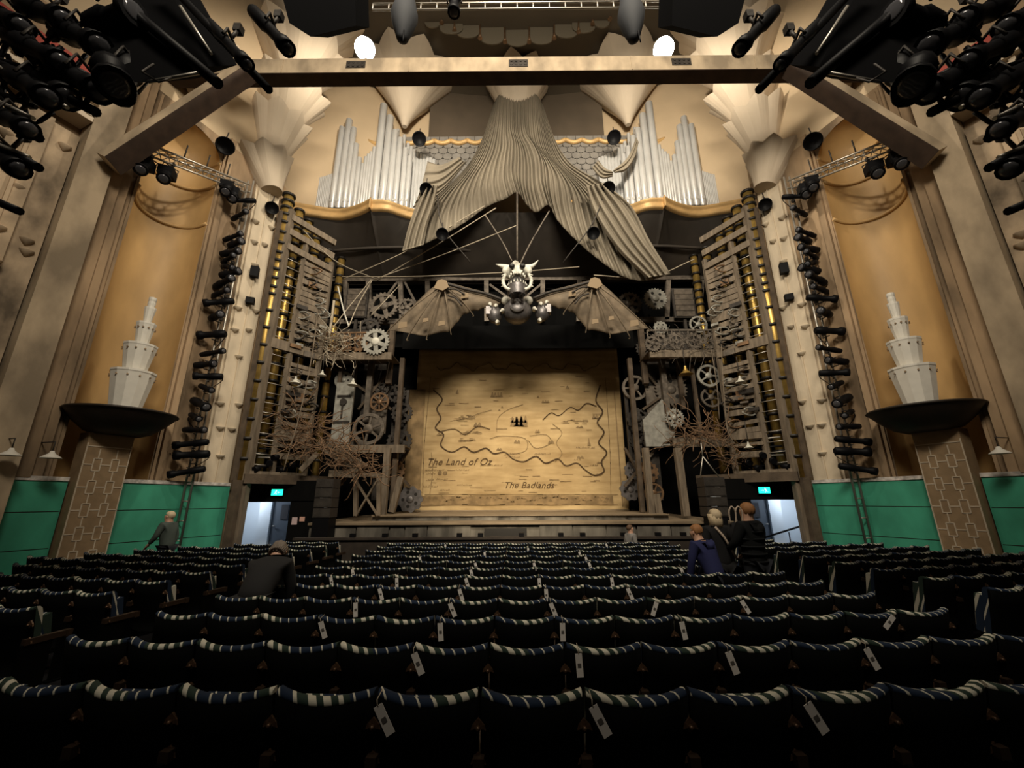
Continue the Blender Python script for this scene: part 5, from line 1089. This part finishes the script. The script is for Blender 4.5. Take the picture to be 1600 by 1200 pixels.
for k in range(10):
    px = [663, 690, 710, 750, 789, 827, 866, 904, 926, 953][k]; py = [30, 36, 48, 60, 66, 66, 60, 50, 38, 30][k]; Y = 12.85 - .0025 * abs(px - 808); m = MB(); m.tube([at(px, py - 34, Y), at(px, py - 8, Y), at(px, py, Y)], [.03, .04, .10], 6); m.build('divider', M['bronze'], t)

# ------------------------------------------------------------------ stage-edge clutter: footlights and cables along the pit rail
rr = random.Random(9)
for k in range(11):
    x = -4.6 + k * .92 + rr.uniform(-.2, .2); t = thing('footlight', (x, 11.9, .935), f'small black footlight on the pit rail, {ORD[k + 1]} from the left', 'stage light', 'footlights along the pit rail')
    m = MB(); m.box((x, 11.9, .985), (.14, .12, .09)); m.build('case', M['fixture'], t); m = MB(); m.lathe([(.04, 0), (.035, .03)], (x, 11.96, .99), (0, 1, .3), 10); m.build('lens', M['lens'], t)
t = tag(MB().box((-.45, 12.78, .6), (1.25, .04, 1.0)).build('pit_door', M['ringblk']), 'black gap panel in the middle of the stage front skirt', 'door')

# ------------------------------------------------------------------ people
def skin_body(name, joints, edges, parent, matn, loc, rz, root=0, subs=2):
    me = bpy.data.meshes.new(name); me.from_pydata([j[0] for j in joints], edges, []); o = bpy.data.objects.new(name, me); COL.objects.link(o)
    md = o.modifiers.new('skin', 'SKIN'); md.use_smooth_shade = True
    for v, j in zip(me.skin_vertices[0].data, joints): v.radius = (j[1], j[2] if len(j) > 2 else j[1]); v.use_root = False
    me.skin_vertices[0].data[root].use_root = True
    s_ = o.modifiers.new('sub', 'SUBSURF'); s_.levels = subs; s_.render_levels = subs
    bpy.context.view_layer.update(); dg = bpy.context.evaluated_depsgraph_get(); m2 = bpy.data.meshes.new_from_object(o.evaluated_get(dg)); bpy.data.objects.remove(o)
    return m2
def person(label, loc, rz, lean, skin, jacket, trousers, hair, hairlen=0, scale=1.0, arms=((-.05, .28), (.05, .28)), look=0.0, headtilt=0.0, kneel=0.0, group=None, strap=None, elbow=.2):
    """one figure: continuous skin-coloured body with head, face and fingers; clothes and hair as children. Local frame: faces +Y, origin between the feet."""
    t = thing('person', loc, label, 'person', group); t.rotation_euler = (0, 0, rz); t.scale = (scale,) * 3
    hipz = .93 - kneel
    hip = Vector((0, 0, hipz)); dl = Vector((0, math.sin(lean), math.cos(lean)))
    V = lambda f, dy=0.0, dx=0.0: hip + dl * f + Vector((dx, dy * math.cos(lean), -dy * math.sin(lean)))
    chest, sh, nk = V(.30), V(.50), V(.56)
    hd = nk + Vector((0, math.sin(lean * .6 + headtilt), math.cos(lean * .6 + headtilt))) * .085
    top = nk + Vector((0, math.sin(lean * .5 + headtilt), math.cos(lean * .5 + headtilt))) * .185
    J = [(hip, .14, .11), (V(.16), .13, .10), (chest, .155, .11), (sh, .10, .08), (nk, .062, .062), (hd + Vector((0, .012, 0)), .094, .106), (top, .094, .108)]
    E_ = [(0, 1), (1, 2), (2, 3), (3, 4), (4, 5), (5, 6)]; hands = []
    for sx, (fy, dz) in zip((-1, 1), arms):
        s0 = sh + Vector((.17 * sx, 0, -.03)); el = s0 + Vector((.06 * sx, fy * .55 - .02, -.27 + elbow * max(0, fy))); wr = s0 + Vector((.02 * sx, fy + .06, -dz - .22)); b = len(J)
        J += [(s0, .055), (el, .042), (wr, .03), (wr + (wr - el).normalized() * .07, .026, .04)]; E_ += [(3, b), (b, b + 1), (b + 1, b + 2), (b + 2, b + 3)]; hands.append((b + 3, (wr - el).normalized(), sx))
        hb, d, _ = hands[-1]; side = Vector((1, 0, 0)); pal = J[hb][0]
        for q, (ox, L_) in enumerate(((-.03, .065), (-.010, .078), (.010, .074), (.028, .058))):
            b2 = len(J); J += [(pal + side * ox + d * .035, .0095), (pal + side * ox + d * (.035 + L_ * .55) + Vector((0, .004, -.008)), .0085), (pal + side * ox * .9 + d * (.03 + L_) + Vector((0, .012, -.03)), .0070)]; E_ += [(hb, b2), (b2, b2 + 1), (b2 + 1, b2 + 2)]
        b2 = len(J); J += [(pal - side * .04 * sx - d * .015, .011), (pal - side * .062 * sx + d * .02, .0085)]; E_ += [(hb, b2), (b2, b2 + 1)]
    legs = []
    for sx in (-1, 1):
        b = len(J); hp = hip + Vector((.095 * sx, 0, -.06)); kn = Vector((.105 * sx, .04 + kneel * .9, hipz * .53)); an = Vector((.11 * sx, -.02 - kneel * .2, .09)); J += [(hp, .085), (kn, .06), (an, .042), (an + Vector((0, .14, -.05)), .038)]; E_ += [(0, b), (b, b + 1), (b + 1, b + 2), (b + 2, b + 3)]; legs.append(b)
    me = skin_body('body', J, E_, t, skin, loc, rz)
    # face: brow, nose, lips and chin pushed out of the same surface, ears
    F = hd + Vector((0, .0, .03)); fwd = Vector((math.sin(look), math.cos(look) * math.cos(headtilt + lean * .5), -math.sin(headtilt + lean * .5))).normalized(); upv = (top - nk).normalized(); sdv = fwd.cross(upv).normalized()
    for v in me.vertices:
        r_ = v.co - F
        f, u_, x = r_.dot(fwd), r_.dot(upv), r_.dot(sdv)
        if f > .03 and abs(u_) < .13 and abs(x) < .09:
            v.co += fwd * (.026 * math.exp(-(x / .016) ** 2 - ((u_ + .005) / .024) ** 2) + .010 * math.exp(-(x / .03) ** 2 - ((u_ + .055) / .014) ** 2) + .012 * math.exp(-(x / .03) ** 2 - ((u_ + .09) / .02) ** 2) - .010 * math.exp(-((abs(x) - .032) / .016) ** 2 - ((u_ - .018) / .016) ** 2))
    me.materials.clear(); me.materials.append(M[skin]); o = bpy.data.objects.new('body', me); COL.objects.link(o); o.parent = t
    def mk(name, m, matn, parent=t):
        q = bpy.data.meshes.new(name); q.from_pydata([tuple(v) for v in m.v], [], m.f); q.polygons.foreach_set('use_smooth', m.sm); q.materials.append(M[matn]); e = bpy.data.objects.new(name, q); COL.objects.link(e); e.parent = parent; return e
    m = MB()
    for sx in (-1, 1): ell(m, F + fwd * .084 + sdv * .033 * sx + upv * .018, .011, .011, .008, 8, 6)
    mk('eyes', m, 'ringblk')
    m = MB()
    for sx in (-1, 1): ell(m, F + sdv * .092 * sx + fwd * -.01, .012, .02, .03, 8, 6)
    mk('ears', m, skin)
    m = MB()
    def hairf(u, v):
        a = 2 * PI * u; el = lerp(PI / 2, -.15 - (.9 if hairlen else .55 if math.cos(a) < -.2 else 0) * (1 if math.cos(a) < .2 else 0), v); fr = math.cos(a)
        if fr > .2: el = max(el, lerp(PI / 2, .62 if fr > .6 else .35, v))
        c_ = F + upv * .034 - fwd * .020; rr_ = .100 + .010 * math.sin(a * 9) * v
        return c_ + fwd * (math.cos(el) * fr * rr_ * 1.08) + sdv * (math.cos(el) * math.sin(a) * rr_ * .92) + upv * (math.sin(el) * rr_)
    m.grid(hairf, 28, 10)
    if hairlen:
        for q in range(22):
            a = lerp(.55, 2 * PI - .55, q / 21); p0 = F + upv * .05 + fwd * (math.cos(a) * .085) + sdv * (math.sin(a) * .085); m.tube([p0, p0 - upv * hairlen * .5 - fwd * .015, p0 - upv * hairlen - fwd * .02], [.022, .02, .008], 6)
    mk('hair', m, hair)
    # jacket: torso and sleeves as one garment
    JJ = [(hip + Vector((0, 0, -.10)), .185, .15), (V(.08), .178, .145), (V(.26), .195, .15), (V(.42), .195, .145), (V(.535), .105, .10)]; EE = [(0, 1), (1, 2), (2, 3), (3, 4)]
    for i, sx in enumerate((-1, 1)):
        b = 7 + i * (4 + 12 + 2); s0, el, wr = J[b][0], J[b + 1][0], J[b + 2][0]; n = len(JJ); JJ += [(s0 + Vector((.01 * sx, 0, .005)), .092), (el, .064), (wr, .046)]; EE += [(3, n), (n, n + 1), (n + 1, n + 2)]
    q = skin_body('jacket', JJ, EE, t, jacket, loc, rz); q.materials.clear(); q.materials.append(M[jacket]); e = bpy.data.objects.new('jacket', q); COL.objects.link(e); e.parent = t
    m = MB(); m.tube([V(.50, 0) + Vector((.095 * math.cos(a), .085 * math.sin(a), .015)) for a in [i * PI / 10 for i in range(21)]], .024, 7); mk('collar', m, jacket, e)
    if jacket in ('puffer', 'navy'):
        m = MB(); m.grid(lambda u, v: V(.47 - .13 * v, -.10 - .05 * math.sin(PI * v)) + Vector((lerp(-.13, .13, u) * (1 - .5 * v * v), 0, .06 * (1 - v) * abs(2 * u - 1))), 12, 8); mk('hood', m, jacket, e)
    if jacket == 'puffer':
        m = MB()
        for z in (.0, .1, .2, .3, .4): m.tube([V(z) + Vector((.188 * math.cos(a), .148 * math.sin(a), 0)) for a in [i * PI / 12 for i in range(25)]], .014, 5)
        mk('quilting', m, jacket, e)
    TT = [(hip + Vector((0, 0, .02)), .15, .125)]; TE = []
    for b in legs: n = len(TT); TT += [(J[b][0], .105), (J[b + 1][0], .078), (J[b + 2][0] + Vector((0, 0, .02)), .062)]; TE += [(0, n), (n, n + 1), (n + 1, n + 2)]
    q = skin_body('trousers', TT, TE, t, trousers, loc, rz); q.materials.clear(); q.materials.append(M[trousers]); e = bpy.data.objects.new('trousers', q); COL.objects.link(e); e.parent = t
    for b in legs:
        an = J[b + 2][0]; m = MB(); m.grid(lambda u, v: an + Vector((.045 * math.cos(2 * PI * u) * math.sin(PI * v) ** .6, .06 + .135 * -math.cos(PI * v), -.045 + .048 * math.sin(2 * PI * u) * math.sin(PI * v) ** .6 * (1.2 if math.sin(2 * PI * u) > 0 else .9))), 12, 8); mk('shoe', m, 'ringblk')
    if strap:
        m = MB(); m.tube(smooth_path([V(.50, -.10) + Vector((-.10, 0, .03)), V(.38, -.165) + Vector((-.02, 0, 0)), V(.22, -.175) + Vector((.06, 0, 0)), V(.05, -.15) + Vector((.17, 0, 0))], 5), .02, 5); mk('shoulder_strap', m, strap)
    return t
M['skin'] = mat('fair_skin', (.56, .33, .23), .55)
M['hair_ginger'] = mat('ginger_hair', (.30, .14, .055), .7); M['hair_brown'] = mat('brown_hair', (.10, .055, .03), .7); M['hair_blonde'] = mat('blonde_hair', (.62, .50, .33), .6); M['hair_grey'] = mat('grey_brown_hair', (.16, .13, .105), .7)
M['navy'] = mat('navy_puffer_cloth', (.022, .026, .085), .8, spec=.2); M['puffer'] = mat('black_quilted_cloth', (.012, .013, .014), .9, spec=.1); M['charcoal'] = mat('charcoal_coat_cloth', (.03, .032, .03), .8); M['black_cloth'] = mat('black_wool_cloth', (.008, .008, .009), .9)
M['grey_cloth'] = mat('grey_top_cloth', (.20, .19, .18), .85); M['greyblue_cloth'] = mat('grey_green_cloth', (.07, .09, .08), .85); M['strap'] = mat('tan_strap', (.52, .42, .33), .6); M['denim'] = mat('dark_trouser_cloth', (.012, .014, .02), .85)
def foot(px, py, Y, H):     # stand a figure of height H so that its head top shows at px, py
    p = at(px, py, Y); return Vector((p.x, Y, floor_z(p.x, Y)))
person('boy with ginger hair in a navy jacket bending over the seats, right aisle', foot(1108, 813, 6.35, 1.5), .55, .42, 'skin', 'navy', 'denim', 'hair_ginger', scale=.90, arms=((.12, .44), (.20, .40)), headtilt=.2)
person('blonde woman in black with a tan shoulder strap, back turned, beside the boy', foot(1117, 798, 6.95, 1.68), .25, .05, 'skin', 'black_cloth', 'black_cloth', 'hair_blonde', hairlen=.2, scale=1.0, strap='strap', arms=((.08, .26), (.14, .18)))
person('tall man with short ginger-brown hair in dark quilted coat at the right aisle', foot(1166, 784, 6.7, 1.8), .45, .03, 'skin', 'puffer', 'denim', 'hair_ginger', scale=1.055, arms=((.20, .10), (.16, .14)), look=.2)
person('seated-height person in grey, head turned right, by the pit rail', foot(983, 823, 11.45, 1.2), -1.2, .06, 'skin', 'grey_cloth', 'denim', 'hair_brown', scale=.83, kneel=.22)
person('pale-haired person in grey passing the green hoarding, left side', foot(272, 803, 10.2, 1.65), PI / 2, .16, 'skin', 'greyblue_cloth', 'denim', 'hair_blonde', scale=.97, arms=((.15, .18), (-.1, .24)))
person('stooping person in black with grey-brown hair in the left aisle', foot(404, 862, 5.0, 1.3), .12, .95, 'skin', 'black_cloth', 'black_cloth', 'hair_grey', hairlen=.1, scale=1.02, arms=((.1, .5), (.14, .46)), headtilt=.5, kneel=.12)
o = bpy.data.objects
# shoulder bag / coiled strap held by the man
p = at(1146, 806, 6.75); t = thing('hand_bag', p, 'dark bag with looped pale straps held up between the woman and the tall man', 'bag')
m = MB(); m.grid(lambda u, v: p + Vector((.15 * math.cos(2 * PI * u) * (math.sin(PI * v) ** .5), .07 * math.sin(2 * PI * u) * (math.sin(PI * v) ** .5), lerp(-.42, -.08, v))), 16, 8); m.build('pouch', M['black_cloth'], t)
for dx in (-.05, .05): m = MB(); m.tube(smooth_path([p + Vector((dx - .04, -.06, -.12)), p + Vector((dx - .05, -.08, .06)), p + Vector((dx, -.08, .14)), p + Vector((dx + .05, -.08, .06)), p + Vector((dx + .04, -.06, -.12))], 5), .012, 6); m.build('strap', M['strap'], t)
